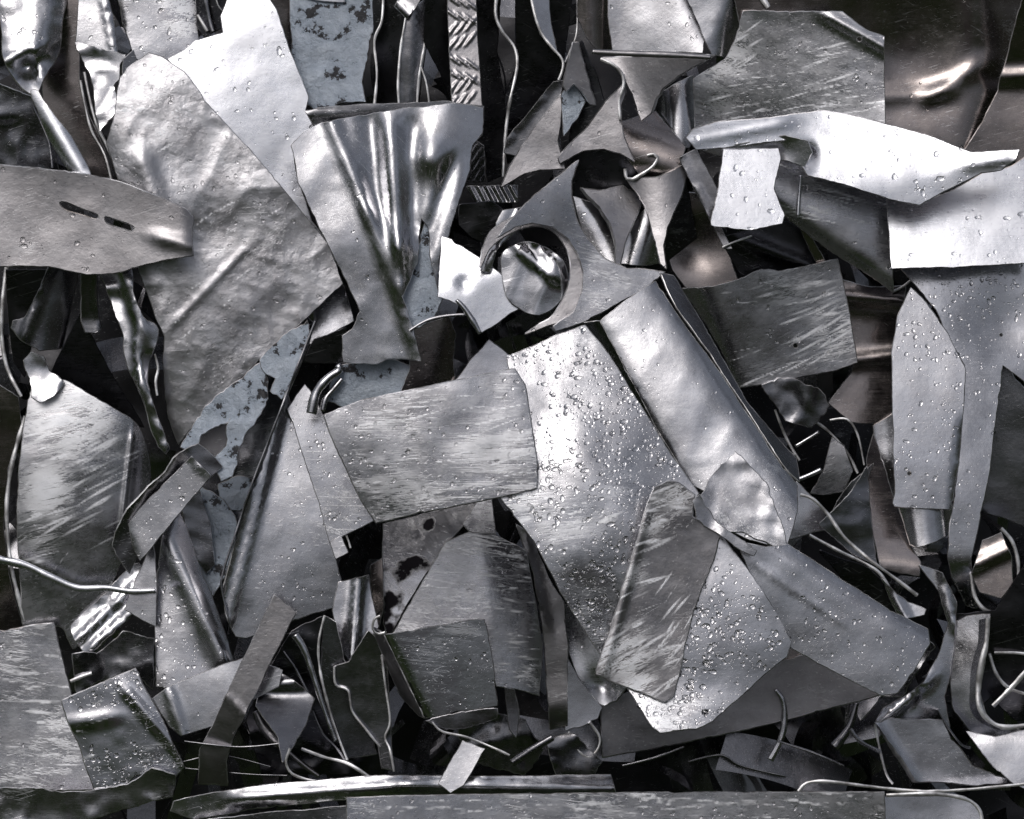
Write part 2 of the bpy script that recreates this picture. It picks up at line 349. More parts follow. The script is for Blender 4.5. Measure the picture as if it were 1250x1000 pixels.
    if streaks:
        sv = np.zeros(n)
        for sx_, sy_, rx_, ry_, sa_, sn_, sl_, sw_ in streaks:
            for _q in range(int(sn_ * 1.7)):
                cx_, cy_ = rs.normal(sx_, rx_ / 2), rs.normal(sy_, ry_ / 2); a_ = R(sa_ + rs.normal(0, 5)); l_ = sl_ * rs.uniform(.35, 1.15) / 2; w_ = sw_ * (.5 + .9 * rs.rand() ** 2)
                du = (V[:, 0] - cx_) * math.cos(a_) + (V[:, 1] - cy_) * math.sin(a_); dv_ = -(V[:, 0] - cx_) * math.sin(a_) + (V[:, 1] - cy_) * math.cos(a_) + 1.5 * np.sin(du / 23 + sx_)
                wl = w_ * np.sqrt(np.clip(1 - (du / l_) ** 2, 0, 1)) + 1e-6; sv = np.maximum(sv, np.where(np.abs(du) < l_, np.clip(1.3 - np.abs(dv_) / wl, 0, 1) * rs.uniform(.35, 1) * np.clip(1.15 - np.abs(du / l_), 0, 1), 0))
        full = np.concatenate([sv, sv, sv[bi_]])[keep]; at = o.data.attributes.new('streak', 'FLOAT', 'POINT'); at.data.foreach_set('value', full)
    if wear:
        ww = np.zeros(n)
        for wx, wy, wrad, wa in wear: ww = np.maximum(ww, wa * np.exp(-(((V[:, 0] - wx) ** 2 + (V[:, 1] - wy) ** 2) / wrad ** 2) ** 1.6))
        full = np.concatenate([ww, ww, ww[bi_]])[keep]; at = o.data.attributes.new('wear', 'FLOAT', 'POINT'); at.data.foreach_set('value', full)
    if drops: add_drops(o, loops, hf, drops, rs, dsz)
    return hf
def add_drops(o, loops, hf, dens, rs, dsz):
    L0 = loops[0]; x0, y0 = L0.min(0); x1, y1 = L0.max(0)
    x0, x1, y0, y1 = max(x0, -5), min(x1, 1255), max(y0, -5), min(y1, 1005)
    if x1 <= x0 or y1 <= y0: return
    n = int((x1 - x0) * (y1 - y0) * dens / 34)
    x = rs.uniform(x0, x1, n); y = rs.uniform(y0, y1, n); k = inpoly(x, y, L0)
    for l in loops[1:]: k &= ~inpoly(x, y, l)
    k &= vnoise(x, y, rs.randint(9999), 60) + .5 * vnoise(x, y, rs.randint(9999), 22) > rs.uniform(-.5, .15, n)
    x, y = x[k], y[k]; n = len(x)
    r = (.62 + 2.1 * rs.rand(n) ** 5) * dsz
    e = .8; h = hf(x, y); gx = (hf(x + e, y) - hf(x - e, y)) / (2 * e); gy = (hf(x, y + e) - hf(x, y - e)) / (2 * e)
    bad = gx ** 2 + gy ** 2 > 2.5; x, y, r, h, gx, gy = [q[~bad] for q in (x, y, r, h, gx, gy)]; n = len(x)
    V = []; F = []; prof = [(1.04, -.12), (1.0, .08), (.84, .34), (.5, .52)]; ns = 8
    el = 1 + rs.rand(n) * .7; th = rs.uniform(-.5, .5, n) + 1.45 * (rs.rand(n) < .6); wob = rs.uniform(.8, 1.15, (n, ns))
    for i in range(n):
        nn = np.array([-gx[i], -1, gy[i]]); nn = nn / np.linalg.norm(nn)
        # local frame in drawing space (x right, h depth, up)
        ux = np.array([1, gx[i], 0]); ux = ux / np.linalg.norm(ux); uz = np.cross(ux, nn); b0 = len(V)
        if uz[2] < 0: uz = -uz
        c = np.array([x[i], h[i], -y[i]])
        for pr, ph in prof:
            for s_ in range(ns):
                a = 2 * math.pi * s_ / ns; px_ = math.cos(a) * r[i] * el[i] * wob[i, s_] * pr; pz_ = math.sin(a) * r[i] / el[i] ** .3 * wob[i, s_] * pr
                qx = px_ * math.cos(th[i]) - pz_ * math.sin(th[i]); qz = px_ * math.sin(th[i]) + pz_ * math.cos(th[i])
                V.append(c + ux * qx + uz * qz + nn * ph * r[i])
        V.append(c + nn * .57 * r[i]); tp = b0 + 4 * ns
        for k_ in range(3):
            for s_ in range(ns):
                a = b0 + k_ * ns + s_; b = b0 + k_ * ns + (s_ + 1) % ns; F.append([a, b, b + ns, a + ns])
        for s_ in range(ns): F.append([b0 + 3 * ns + s_, b0 + 3 * ns + (s_ + 1) % ns, tp])
    if not V: return
    V = np.array(V); V3 = W3(V[:, 0], -V[:, 2], V[:, 1])
    q = mesh_obj('water_drops', V3, F, WATER, o); q['kind'] = 'stuff'
def front_at(pts):
    v = []
    for p in pts:
        i = int(round((p[1] + 60) / G)); j = int(round((p[0] + 60) / G)); i = max(0, min(FRONT.shape[0] - 1, i)); j = max(0, min(FRONT.shape[1] - 1, j)); v.append(FRONT[i, j])
    return np.array(v)
def Rb(name, pts, label=None, cat='metal strip', w=70, ex=(0, 0), t=2.6, z=None, m='al', ang=90, group=None, parent=None, dz=4, slope=0, straight=False, scuff=None):
    """a sheet or strip seen on its edge: the path is its near edge, the body runs back into the heap"""
    pts = P(pts) if isinstance(pts, str) else pts
    C = np.array(crom([tuple(p[:2]) for p in pts], False, 4) if not straight else crom([tuple(p[:2]) for p in pts], False, 1000)); _seed[0] += 3; sd_ = _seed[0]
    if straight: 
        C = np.array(sum([[tuple(np.array(pts[i][:2]) + (np.array(pts[i + 1][:2]) - np.array(pts[i][:2])) * q / 8) for q in range(8)] for i in range(len(pts) - 1)], []) + [pts[-1][:2]])
    zz = (float(front_at(C).min()) - dz) if z is None else z
    d = np.gradient(C, axis=0); d /= np.linalg.norm(d, axis=1)[:, None] + 1e-9; nr = np.stack([-d[:, 1], d[:, 0]], 1)
    s = np.linspace(-.5, .5, len(C)); z0 = zz + slope * s + vnoise(C[:, 0], C[:, 1], sd_, 30) * 5
    V = []; F = []; nc = 5; wv = vnoise(C[:, 0], C[:, 1], sd_ + 1, 40) * w * .12; tw = t * (1 + .5 * vnoise(C[:, 0], C[:, 1], sd_ + 2, 14))
    for i in range(len(C)):
        for q in range(nc):
            u = q / (nc - 1); off = np.array(ex) * u; zq = z0[i] + w * u + wv[i] * u
            V.append((C[i, 0] + nr[i, 0] * tw[i] / 2 + off[0], C[i, 1] + nr[i, 1] * tw[i] / 2 + off[1], zq))
        for q in range(nc)[::-1]:
            u = q / (nc - 1); off = np.array(ex) * u; zq = z0[i] + w * u + wv[i] * u
            V.append((C[i, 0] - nr[i, 0] * tw[i] / 2 + off[0], C[i, 1] - nr[i, 1] * tw[i] / 2 + off[1], zq))
        V.append((C[i, 0], C[i, 1], z0[i] - tw[i] * .38))
    M = 2 * nc + 1; sharp = set(); mis = []
    for i in range(len(C) - 1):
        for q in range(M):
            a = i * M + q; b = i * M + (q + 1) % M; F.append([a, b, b + M, a + M])
            mis.append(1 if q >= M - 2 else 0)
            if q in (0, nc - 1, nc, M - 2): sharp.add((a, a + M))
    F.append(list(range(M))[::-1]); F.append([(len(C) - 1) * M + q for q in range(M)])
    for a in range(M): sharp.add(tuple(sorted((a, (a + 1) % M)))); sharp.add(tuple(sorted(((len(C) - 1) * M + a, (len(C) - 1) * M + (a + 1) % M))))
    V = np.array(V); V3 = W3(V[:, 0], V[:, 1], V[:, 2])
    for p_ in C:
        i = int(round((p_[1] + 60) / G)); j = int(round((p_[0] + 60) / G))
        if 0 <= i < FRONT.shape[0] and 0 <= j < FRONT.shape[1]: FRONT[i, j] = min(FRONT[i, j], zz + 2)
    o = mesh_obj(name, V3, F, getmat(m, ang, scuff), parent, sharp); o.data.materials.append(getmat(m, ang, scuff) if m in ('dk', 'shade_grm') else EDGE)
    o.data.polygons.foreach_set('material_index', np.array(mis + [0, 0], np.int32))
    if parent is None: setprops(o, label, cat, group)
    elif label: o['label'] = label
    return o
def Tb(name, pts, r, label=None, cat='metal rod', flat=1.0, z=None, m='al', group=None, parent=None, dz=2, zs=(0, 0)):
    """wire, rod or crushed tube along a path; r may taper"""
    pts = P(pts) if isinstance(pts, str) else pts; r = r if isinstance(r, (tuple, list)) else (r, r)
    C = np.array(crom([tuple(p[:2]) for p in pts], False, 3)); _seed[0] += 3
    zz = (float(front_at(C).min()) - dz - max(r) * flat) if z is None else z
    n = len(C); u = np.linspace(0, 1, n); rr = np.interp(u, np.linspace(0, 1, len(r)), r) * (1 + .25 * vnoise(C[:, 0], C[:, 1], _seed[0], 12))
    zc = zz + zs[0] * (1 - u) + zs[1] * u; d = np.gradient(C, axis=0); d /= np.linalg.norm(d, axis=1)[:, None] + 1e-9; nr = np.stack([-d[:, 1], d[:, 0]], 1)
    V = []; F = []; M = 10
    for i in range(n):
        for q in range(M):
            a = 2 * math.pi * q / M; x = math.cos(a) * rr[i]; V.append((C[i, 0] + nr[i, 0] * x, C[i, 1] + nr[i, 1] * x, zc[i] - math.sin(a) * rr[i] * flat))
    for i in range(n - 1):
        for q in range(M): a = i * M + q; b = i * M + (q + 1) % M; F.append([a, a + M, b + M, b])
    F.append(list(range(M))); F.append([(n - 1) * M + q for q in range(M)][::-1])
    V = np.array(V); V3 = W3(V[:, 0], V[:, 1], V[:, 2])
    for p_ in C:
        i = int(round((p_[1] + 60) / G)); j = int(round((p_[0] + 60) / G))
        if 0 <= i < FRONT.shape[0] and 0 <= j < FRONT.shape[1]: FRONT[i, j] = min(FRONT[i, j], zz - max(r) * flat)
    o = mesh_obj(name, V3, F, getmat(m, 0, None), parent)
    if parent is None: setprops(o, label, cat, group)
    elif label: o['label'] = label
    return o
# ---------------------------------------------------------------- inside of the heap, its shade put into the backing's near-black colour
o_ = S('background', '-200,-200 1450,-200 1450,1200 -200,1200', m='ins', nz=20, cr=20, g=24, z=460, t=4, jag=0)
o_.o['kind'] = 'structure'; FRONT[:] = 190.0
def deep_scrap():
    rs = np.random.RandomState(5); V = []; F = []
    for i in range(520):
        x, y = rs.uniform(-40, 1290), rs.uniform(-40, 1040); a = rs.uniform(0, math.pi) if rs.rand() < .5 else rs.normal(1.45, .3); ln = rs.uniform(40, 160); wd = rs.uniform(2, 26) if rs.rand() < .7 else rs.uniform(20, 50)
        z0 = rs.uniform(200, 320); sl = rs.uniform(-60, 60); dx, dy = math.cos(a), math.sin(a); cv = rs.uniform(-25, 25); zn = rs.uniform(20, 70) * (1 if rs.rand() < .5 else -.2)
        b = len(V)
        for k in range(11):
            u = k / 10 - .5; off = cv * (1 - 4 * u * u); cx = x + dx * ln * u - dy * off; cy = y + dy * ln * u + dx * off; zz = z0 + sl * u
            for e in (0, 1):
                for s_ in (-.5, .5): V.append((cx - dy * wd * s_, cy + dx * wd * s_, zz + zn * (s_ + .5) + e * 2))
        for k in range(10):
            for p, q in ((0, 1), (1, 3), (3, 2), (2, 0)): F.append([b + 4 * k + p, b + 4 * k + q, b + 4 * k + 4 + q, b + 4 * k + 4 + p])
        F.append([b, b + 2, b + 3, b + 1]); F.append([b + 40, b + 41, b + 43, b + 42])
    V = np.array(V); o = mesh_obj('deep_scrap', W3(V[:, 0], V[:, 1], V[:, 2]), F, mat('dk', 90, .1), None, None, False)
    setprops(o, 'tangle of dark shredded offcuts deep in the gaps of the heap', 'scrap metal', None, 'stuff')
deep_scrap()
MS, ST, PL, OC, RD, CH = 'metal sheet', 'metal strip', 'metal plate', 'metal offcut', 'metal rod', 'metal profile'
GE = 'thin sheet edges squeezed in the heap'; GT = 'punched offcuts with three hollow sides'

# ================ upper left
S('metal_sheet', '-20,95 42,120 64,160 72,215 -20,215', 'dark creased sheet glinting bluish at the upper left edge', MS, (10, -9), m='dk', drops=.3, cr=7, nz=5)
Rb('metal_strip', '40,130 50,150 60,175 64,205', 'faint dark sheet edge left of the crushed tube fold', ST, w=60, m='dk', group=GE)
S('metal_sheet', '73,-15 97,-15 97,95 108,140 128,185 140,235 112,225 52,125 52,95', 'dark smooth panel beside the crushed bright profile', MS, (-12, -6), m='br', nz=2)
p_ = S('crushed_profile', '6,-15 76,-15 76,30 72,62 60,85 53,97 46,112 38,114 24,104 10,84 3,66 3,48', 'bright crushed profile in the upper left corner pinched to a neck', CH, (4, 10), m='al', nz=5, cr=7, sm=True,
  f=(('b', 60, 0, 52, 95, 1.1, 10), ('b', 12, 90, 0, 0, .9, 8), ('d', 33, 82, 17, 22), ('r', 12, 72, 30, 66, 8, 6), ('r', 44, 66, 50, 96, 7, 5)), drops=.5)
S('tube_fold', '38,110 46,111 50,118 66,140 90,172 110,214 96,220 76,196 56,160 42,126', parent=p_.o, tilt=(0, 6), m='wh', sm=True, f=(('c', 42, 110, 103, 214, 12),), nz=1)
Rb('metal_strip', '98,98 104,130 112,160 128,190 137,226', 'left one of two parallel bright edges above the slotted bar', ST, w=70, ex=(-8, 0), m='al', t=3, group=GE)
Rb('metal_strip', '103,88 109,118 118,152 136,190 148,230', 'right one of two parallel bright edges above the slotted bar', ST, w=70, ex=(-6, 0), m='al', t=3.4, group=GE)
S('metal_sheet', '142,-15 238,-15 240,20 243,50 225,62 207,74 178,78 165,70 150,30', 'grey curved sheet with bright upper corner between narrow panel and white sheet', MS, (6, 0), m='al', ang=-20, f=(('b', 200, -10, 243, 50, .35, 14), ('b', 150, 60, 146, 0, 1.0, 12)), drops=.6, wear=((225,20,35,1),(190,60,25,.5)))
S('metal_sheet', '97,-15 130,-15 137,20 143,63 118,58 92,53 95,30', 'narrow grey panel with bright right edge at the top left', MS, (0, 2), m='al', f=(('r', 127, 0, 139, 60, 5, 3),), drops=.5)
S('metal_offcut', '92,52 115,57 153,67 147,80 145,97 138,104 143,122 140,138 122,160 119,145 114,97 100,66', 'small torn crumpled flap under the narrow grey panel', OC, (-6, 6), m='al', cr=9, nz=3, torn=1.5)
S('metal_offcut', '149,92 150,72 163,61 170,83 160,90', 'tiny grey fin standing above the big dented sheet', OC, (14, -2), m='dk')
S('metal_sheet', '238,-15 282,-15 276,30 250,45 240,30', 'dark panel in the gap left of the white sheet top', MS, (-25, -8), m='shade_grm')
Rb('metal_strip', '241,18 247,28 253,38', 'short bright edge in the gap left of the white sheet top', ST, w=40, t=3.5)
Rb('metal_strip', '249,-10 256,25 260,38', 'grey bar standing in the gap left of the white sheet top', ST, w=40, t=5, m='dk')
Rb('metal_strip', '262,-10 266,6 274,16', 'thin curled edge in the gap left of the white sheet top', ST, w=30, t=1.6)

# ================ upper middle, behind
S('metal_strip', '320,-15 356,-15 358,75 345,60 335,30', 'dark brownish strip between white sheet and blue painted sheet', ST, (10, -12), m='br')
pt_ = S('painted_sheet', '354,-15 457,-15 459,28 448,62 441,100 446,124 415,124 384,134 368,125 356,70', 'pale blue painted sheet with chipped scratches at the top', 'painted sheet', (2, 8), m='paint', nz=3, cr=2, torn=1.5,
  f=(('r', 387, 30, 410, 92, 3, 3), ('d', 388, 76, 9, 5)))
S('metal_offcut', '370,-12 421,-12 421,3 404,1 383,0 371,-3', 'sliver of grey sheet hanging over the blue painted sheet', OC, (0, 0), m='al')
S('metal_sheet', '455,-15 530,-15 510,130 458,130', 'dark brown panel behind the standing edges at the top', MS, (-20, -14), m='shade_grm')
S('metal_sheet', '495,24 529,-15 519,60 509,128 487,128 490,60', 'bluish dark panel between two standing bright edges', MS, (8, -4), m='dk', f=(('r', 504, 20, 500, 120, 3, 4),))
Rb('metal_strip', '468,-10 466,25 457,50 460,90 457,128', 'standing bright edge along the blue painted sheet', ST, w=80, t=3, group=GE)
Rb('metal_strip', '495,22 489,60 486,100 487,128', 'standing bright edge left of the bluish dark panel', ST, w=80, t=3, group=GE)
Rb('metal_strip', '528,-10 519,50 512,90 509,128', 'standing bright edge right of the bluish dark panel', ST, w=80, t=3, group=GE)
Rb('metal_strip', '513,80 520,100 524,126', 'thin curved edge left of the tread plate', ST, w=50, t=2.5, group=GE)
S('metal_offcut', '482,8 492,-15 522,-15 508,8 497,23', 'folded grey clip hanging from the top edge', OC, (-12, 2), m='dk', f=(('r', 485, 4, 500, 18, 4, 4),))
S('metal_sheet', '520,-15 548,-15 552,130 538,90 518,50', 'dark brown panel left of the tread plate', MS, (16, -14), m='shade_grm')
S('metal_sheet', '580,-15 612,-15 606,60 617,130 612,215 596,222 588,140', 'dark brown panel right of the tread plate', MS, (-14, -12), m='shade_grm')
bars = []
for k in range(-1, 9):
    y0 = 18 * k
    for j, xx in enumerate((552, 563, 574)):
        if (k // 2) % 2 == 0: bars.append(('e', xx + 1, y0 + j * 3, 13, 2.1, 38, 2.2))
        else: bars.append(('e', xx, y0 - j * 3, 13, 2.1, -52, 2.2))
S('tread_plate', '546,-15 580,-15 583,60 588,135 553,135 549,60', 'upright strip of checker tread plate with raised bars', 'tread plate', (3, 6), m='mat', f=tuple(bars), g=2.0, nz=1, jag=.3)
S('tread_plate', '576,170 590,178 592,222 574,222 562,214', 'dark ribbed end of tread plate below the torn edge', 'tread plate', (-10, -10), m='dk', f=tuple(('r', 560 + 9 * k, 222, 590 + 9 * k, 180, 3, 2) for k in range(-2, 4)), g=2.5)
S('metal_sheet', '630,-15 700,-15 690,60 684,100 655,150 620,200 616,120 630,85', 'deep black panel behind the wavy standing edges', MS, (6, -16), m='shade_grm')
Rb('metal_strip', '607,-10 605,18 613,38 628,58 631,82 622,125 617,165 614,216', 'long wavy bright edge standing right of the tread plate', ST, w=90, t=3.6, group=GE)
S('metal_sheet', '648,-12 668,-12 672,30 680,62 660,42 654,22', 'grey curved face beside the second wavy edge', MS, (22, 4), m='al')
Rb('metal_strip', '647,-10 654,22 662,42 674,58 686,72 687,84 682,98', 'wavy bright edge running down to the pinched joint', ST, w=80, t=3.4, group=GE)
Rb('metal_strip', '704,-10 705,20 703,45 696,62 690,76', 'thin bright edge falling straight to the pinched joint', ST, w=60, t=2.4, group=GE)
S('metal_sheet', '706,-15 745,-15 746,62 728,60 715,45 705,20', 'dark bronze curved sheet at the top behind the hollow offcuts', MS, (12, -8), m='br', f=(('c', 722, 0, 726, 60, 22),))
S('metal_sheet', '742,-15 836,-15 850,10 863,38 857,64 748,64 742,20', 'grey rubbed curved sheet at the top above the topmost hollow offcut', MS, (2, 0), m='rg', ang=10, f=(('b', 765, 0, 765, 60, -.35, 14), ('b', 835, 5, 855, 50, .7, 10)), drops=.2)
S('metal_tube', '832,-15 919,-15 908,18 894,58 883,69 869,66 857,38', 'grey crushed tube end above the scratched upper right plate', 'metal tube', (-4, 0), m='rg', f=(('b', 893, 0, 875, 66, 1.2, 12),), nz=3, cr=2)
S('metal_sheet', '895,-15 1260,-15 1260,40 1205,140 1180,190 1130,178 1078,164 1040,120 1000,30 905,40', 'large dark bronze bowl shaped sheet in the upper right', MS, (0, -9), m='br', nz=3, drops=.05,
  f=(('d', 1100, 60, 90, 26), ('r', 1075, 118, 1150, 112, 5, 11), ('r', 1140, 116, 1190, 84, 5, 10), ('b', 1190, 0, 1180, 180, .5, 12)))
Rb('metal_strip', '926,-8 934,3 938,9', 'bright torn corner sticking up beside the upper right plate', ST, w=20, t=6, m='al')
S('metal_sheet', '1252,-15 1270,-15 1270,200 1174,190 1200,150 1218,110 1232,60', 'dark curved sheet with thin bright rim at the upper right edge', MS, (-6, -4), m='br', sm=False, t=3.5, f=(('r', 1215, 95, 1262, 92, 8, 9), ('b', 1215, 95, 1262, 92, -.35, 10)))

# ================ upper left: white sheet and big dented sheet
S('metal_sheet', '205,72 225,62 240,50 273,40 270,20 284,-15 320,-15 337,12 352,60 366,92 377,119 372,136 384,158 357,176 362,215 380,270 406,306 372,290 330,222 262,150', 'big whitish smooth sheet in the upper left with rain beads', MS, (0, 5.5), m='wh', nz=2.2, drops=.25, dsz=1.5,
  f=(('b', 332, 214, 374, 128, -.08, 3), ('b', 200, 90, 345, 240, -.0, 30), ('b', 352, 60, 330, 0, .0, 5)), ang=25)
S('metal_sheet', '372,385 386,398 352,480 330,540 300,610 282,690 272,715 258,700 262,640 250,600 240,560 270,500', 'dark grey sheet behind the torn blue paint left of centre', MS, (-6, -1), m='dk', cr=4)
S('metal_sheet', '243,515 275,490 300,475 290,520 275,545 262,560 235,545', 'small brownish plate with rain beads under the torn blue paint', MS, (0, 4), m='mat', drops=.4)
S('painted_sheet', '268,592 290,580 310,586 304,604 296,622 280,620 270,608', 'small blue painted flake above the long grey plate edge', 'painted sheet', (6, 10), m='paint', cr=6, torn=3, group='torn blue painted scraps')
S('metal_sheet', '378,420 432,392 420,350 400,330 380,360 384,388', 'small grey sheet poking out under the dented sheet corner', MS, (2, 8), m='al', f=(('r', 416, 345, 431, 392, 3, 2.5),))
S('metal_sheet', '147,95 156,84 182,65 196,70 224,88 252,125 330,213 400,298 418,346 385,378 320,436 250,500 218,542 206,510 199,440 201,410 190,385 172,335 160,280 148,228 130,176 140,140', 'big dented grey sheet left of centre with wrinkled dull face', MS, (2, 3), m='dent', ang=-35, scuff=.3, nz=2.2, cr=2.0, torn=.4,
  f=(('b', 152, 200, 135, 120, .5, 10), ('r', 215, 392, 292, 312, 1.6, 5), ('r', 250, 245, 340, 225, 3, 30), ('r', 175, 200, 210, 300, 6, 14), ('d', 260, 270, 40, 6), ('b', 200, 330, 420, 300, -.08, 20)), drops=.4, g=3, streaks=((200,130,70,50,-20,26,60,1.3),(260,360,120,120,-38,12,70,1.0)))
# ================ slotted bar and things under it, left
Rb('metal_strip', '8,326 3,370 2,410 9,450 26,484', 'curved grey edge near the left border under the slotted bar', ST, w=60, t=5, m='mat')
S('metal_sheet', '8,330 60,330 30,460 16,440 12,400', 'dark vertical panel at the left border under the slotted bar', MS, (0, -16), m='shade_grm')
S('metal_profile', '60,325 98,325 84,390 76,425 48,428 25,415 14,400 16,392 30,388 44,360', 'dark folded bar slanting down under the slotted bar', CH, (0, -3), m='dk', f=(('r', 58, 330, 32, 405, 9, 6), ('b', 68, 325, 50, 420, .6, 8)))
S('metal_sheet', '98,382 116,420 150,480 176,522 120,500 84,466 62,455', 'black triangular sheet behind the domed scuffed sheet', MS, (3, -14), m='shade_grm', nz=4)
S('metal_strip', '99,325 118,325 119,384 124,400 118,407 104,406 100,392', 'short hanging bar with blunt end under the slotted bar', ST, (6, -2), m='dk', f=(('r', 117, 330, 118, 400, 4, 2.5), ('b', 100, 388, 125, 386, -.5, 4)), t=6)
p_ = S('crushed_tube', '122,325 157,325 164,360 176,388 190,398 192,412 186,430 180,460 190,505 206,548 195,548 178,500 163,462 152,430 150,405 138,372', 'long crushed tube dropping along the big dented sheet', 'metal tube', (-2, 2), m='al', nz=3, cr=6, sm=True, torn=.8,
  f=(('r', 152, 325, 172, 395, 12, 9), ('r', 168, 420, 172, 462, 8, 5), ('r', 176, 470, 200, 540, 8, 5), ('d', 184, 440, 8, 10)))
Rb('seam_edge', '189,432 193,450 190,465 192,483', parent=p_.o, w=20, t=3, m='wh')
S('slotted_bar', '-15,200 12,203 60,207 110,214 150,224 195,240 226,255 235,265 234,290 236,312 205,316 178,322 150,331 118,335 105,335 60,325 30,324 -15,326', 'brown flat bar with a long slot lying across the left edge', 'slotted bar', (-3, 2), m='mat', t=6, nz=2, sm=False, drops=.12, dsz=1.4,
  holes=('72,247 80,246 100,254 120,262 118,268 100,263 78,256', '128,264 140,267 158,273 165,278 162,283 150,280 130,273'),
  f=(('b', 120, 215, 130, 330, -.12, 14), ('b', 222, 250, 232, 315, .7, 7), ('r', 203, 292, 226, 298, 5, 7)))
# ================ domed sheet at left
S('metal_sheet', '-15,460 22,485 26,520 10,570 4,640 10,700 28,765 -15,780', 'dark brown panel on the left border beside the domed sheet', MS, (4, -12), m='br')
Rb('metal_strip', '31,508 20,545 12,580 8,625 12,680 20,720 31,762', 'bowed bright strip edge left of the domed scuffed sheet', ST, w=50, t=5, m='al')
p_ = S('metal_sheet', '36,480 50,466 75,463 100,476 140,500 165,516 176,535 183,575 180,610 162,655 140,705 112,760 92,792 84,782 72,764 32,768 26,720 22,650 24,570', 'tall domed sheet at left with white scuffs on a dark lower half', MS, (2, -7), m='rg', ang=-20, scuff=.3, nz=3, sm=True,
  f=(('c', 95, 470, 60, 770, 330), ('b', 170, 520, 165, 700, .9, 12), ('b', 30, 560, 178, 530, .33, 60), ('r', 160, 540, 150, 630, 4, 3)), drops=.1, g=2.2, streaks=((120,560,80,90,-22,44,80,2.3),(60,610,40,90,-18,26,60,2.2),(130,640,80,120,-40,5,110,.9)), wear=((90,510,70,1),(60,600,45,1),(50,660,30,.8)))
S('crumpled_knob', '28,440 38,431 52,436 60,452 70,460 77,468 66,482 50,490 40,484 38,462', parent=p_.o, tilt=(8, 10), m='al', cr=9, nz=4, torn=1.5, label='torn crumpled top of the domed sheet')
# ================ blue torn paint and folded profiles left centre
S('painted_sheet', '222,545 240,515 262,490 296,462 318,444 326,462 322,490 312,515 300,528 292,552 284,582 270,588 264,560 276,540 282,508 262,520 246,530 236,550', 'blue painted torn scrap curling in a hook left of centre', 'painted sheet', (-4, 8), m='paint', cr=9, torn=3, group='torn blue painted scraps')
S('painted_sheet', '318,440 345,412 374,394 378,408 366,438 352,470 344,488 330,478 336,462 322,452', 'blue painted torn scrap below the lower edge of the dented sheet', 'painted sheet', (-4, 4), m='paint', cr=7, torn=2.5, group='torn blue painted scraps')
S('painted_sheet', '236,590 270,608 286,630 292,655 280,690 262,722 248,735 242,705 248,670 236,640', 'blue painted scrap hanging below the folded strip', 'painted sheet', (-12, 0), m='paint', cr=6, torn=2, group='torn blue painted scraps')
S('metal_sheet', '218,610 240,590 256,640 262,690 252,700 240,680 230,650', 'dark creased tongue hanging beside the blue scrap', MS, (12, -2), m='dk', cr=4)
# ================ lower left column
S('metal_sheet', '200,642 212,615 226,640 242,690 262,735 276,776 284,806 262,818 225,832 205,840 191,838 190,762 193,700', 'curved bright sheet with rain drops below the folded strip', MS, (0, 10), m='al', nz=2.5,
  f=(('r', 205, 660, 272, 800, 9, 14), ('b', 222, 640, 285, 800, 1.3, 12), ('b', 190, 760, 280, 745, -.1, 20)), drops=.8, dsz=1.2)
S('metal_tube', '88,772 92,758 130,722 160,692 172,690 176,712 186,724 165,747 140,772 113,798 97,790', 'bright pinched tube end poking out above the bottom left plates', 'metal tube', (0, 8), m='al', cr=7, nz=4, sm=True, f=(('r', 98, 778, 165, 715, 9, 5), ('r', 112, 790, 170, 738, 8, 6), ('d', 135, 745, 9, 5)))
S('metal_offcut', '152,744 168,702 187,662 191,700 190,764 172,756', 'pointed grey offcut between pinched tube and curved bright sheet', OC, (-4, 4), m='al', drops=.3)
S('metal_strip', '212,560 226,548 242,542 258,554 271,570 256,584 234,600 205,630 176,660 158,700 150,690 137,668 141,650 155,622 182,594 200,578', 'dark folded back of the short strip left of centre', ST, (6, -2), m='dk', sm=False, cr=2, f=(('b', 148, 640, 210, 570, -.8, 8),))
p_ = S('metal_strip', '157,640 170,622 234,557 245,568 257,581 212,634 171,684 163,668', 'short folded strip with square end pointing up right at left', ST, (-3, 3), m='al', f=(('r', 234, 560, 256, 582, 3, 3), ('b', 172, 684, 157, 638, .8, 4)), drops=.6, nz=1.5)
Tb('metal_wire', '-12,681 30,690 60,704 95,718 130,718 160,722 190,721', (5, 5, 4.5, 4, 4, 4, 3), 'flattened wire running from the left border over the domed sheet', 'metal wire', flat=.6, m='wh', dz=8)
# ================ long plate and diagonal sheets, centre left
p_ = S('metal_sheet', '350,478 358,505 376,560 390,612 405,662 423,736 395,745 360,756 330,768 300,779 288,777 276,750 272,722 284,672 300,620 322,560', 'long grey tapering plate with rolled left edge and rain drops', MS, (3, 4), m='al', ang=10, scuff=.25, nz=2,
  f=(('b', 276, 725, 350, 490, -.9, 7), ('r', 345, 500, 278, 760, 4, 5)), drops=.5)
Rb('metal_strip', '385,392 360,455 335,520 308,590 288,650 272,700 271,722 281,762', 'long thin edge running down beside the tapering plate', ST, w=60, t=3, m='dk', dz=-2)
S('metal_sheet', '352,500 362,482 372,470 382,482 394,505 425,570 459,634 432,648 403,662 388,610 370,555', 'narrow triangular sheet between tapering plate and wide scuffed plate', MS, (2, 6), m='al', scuff=.3, drops=.9, nz=1.5, ang=20)
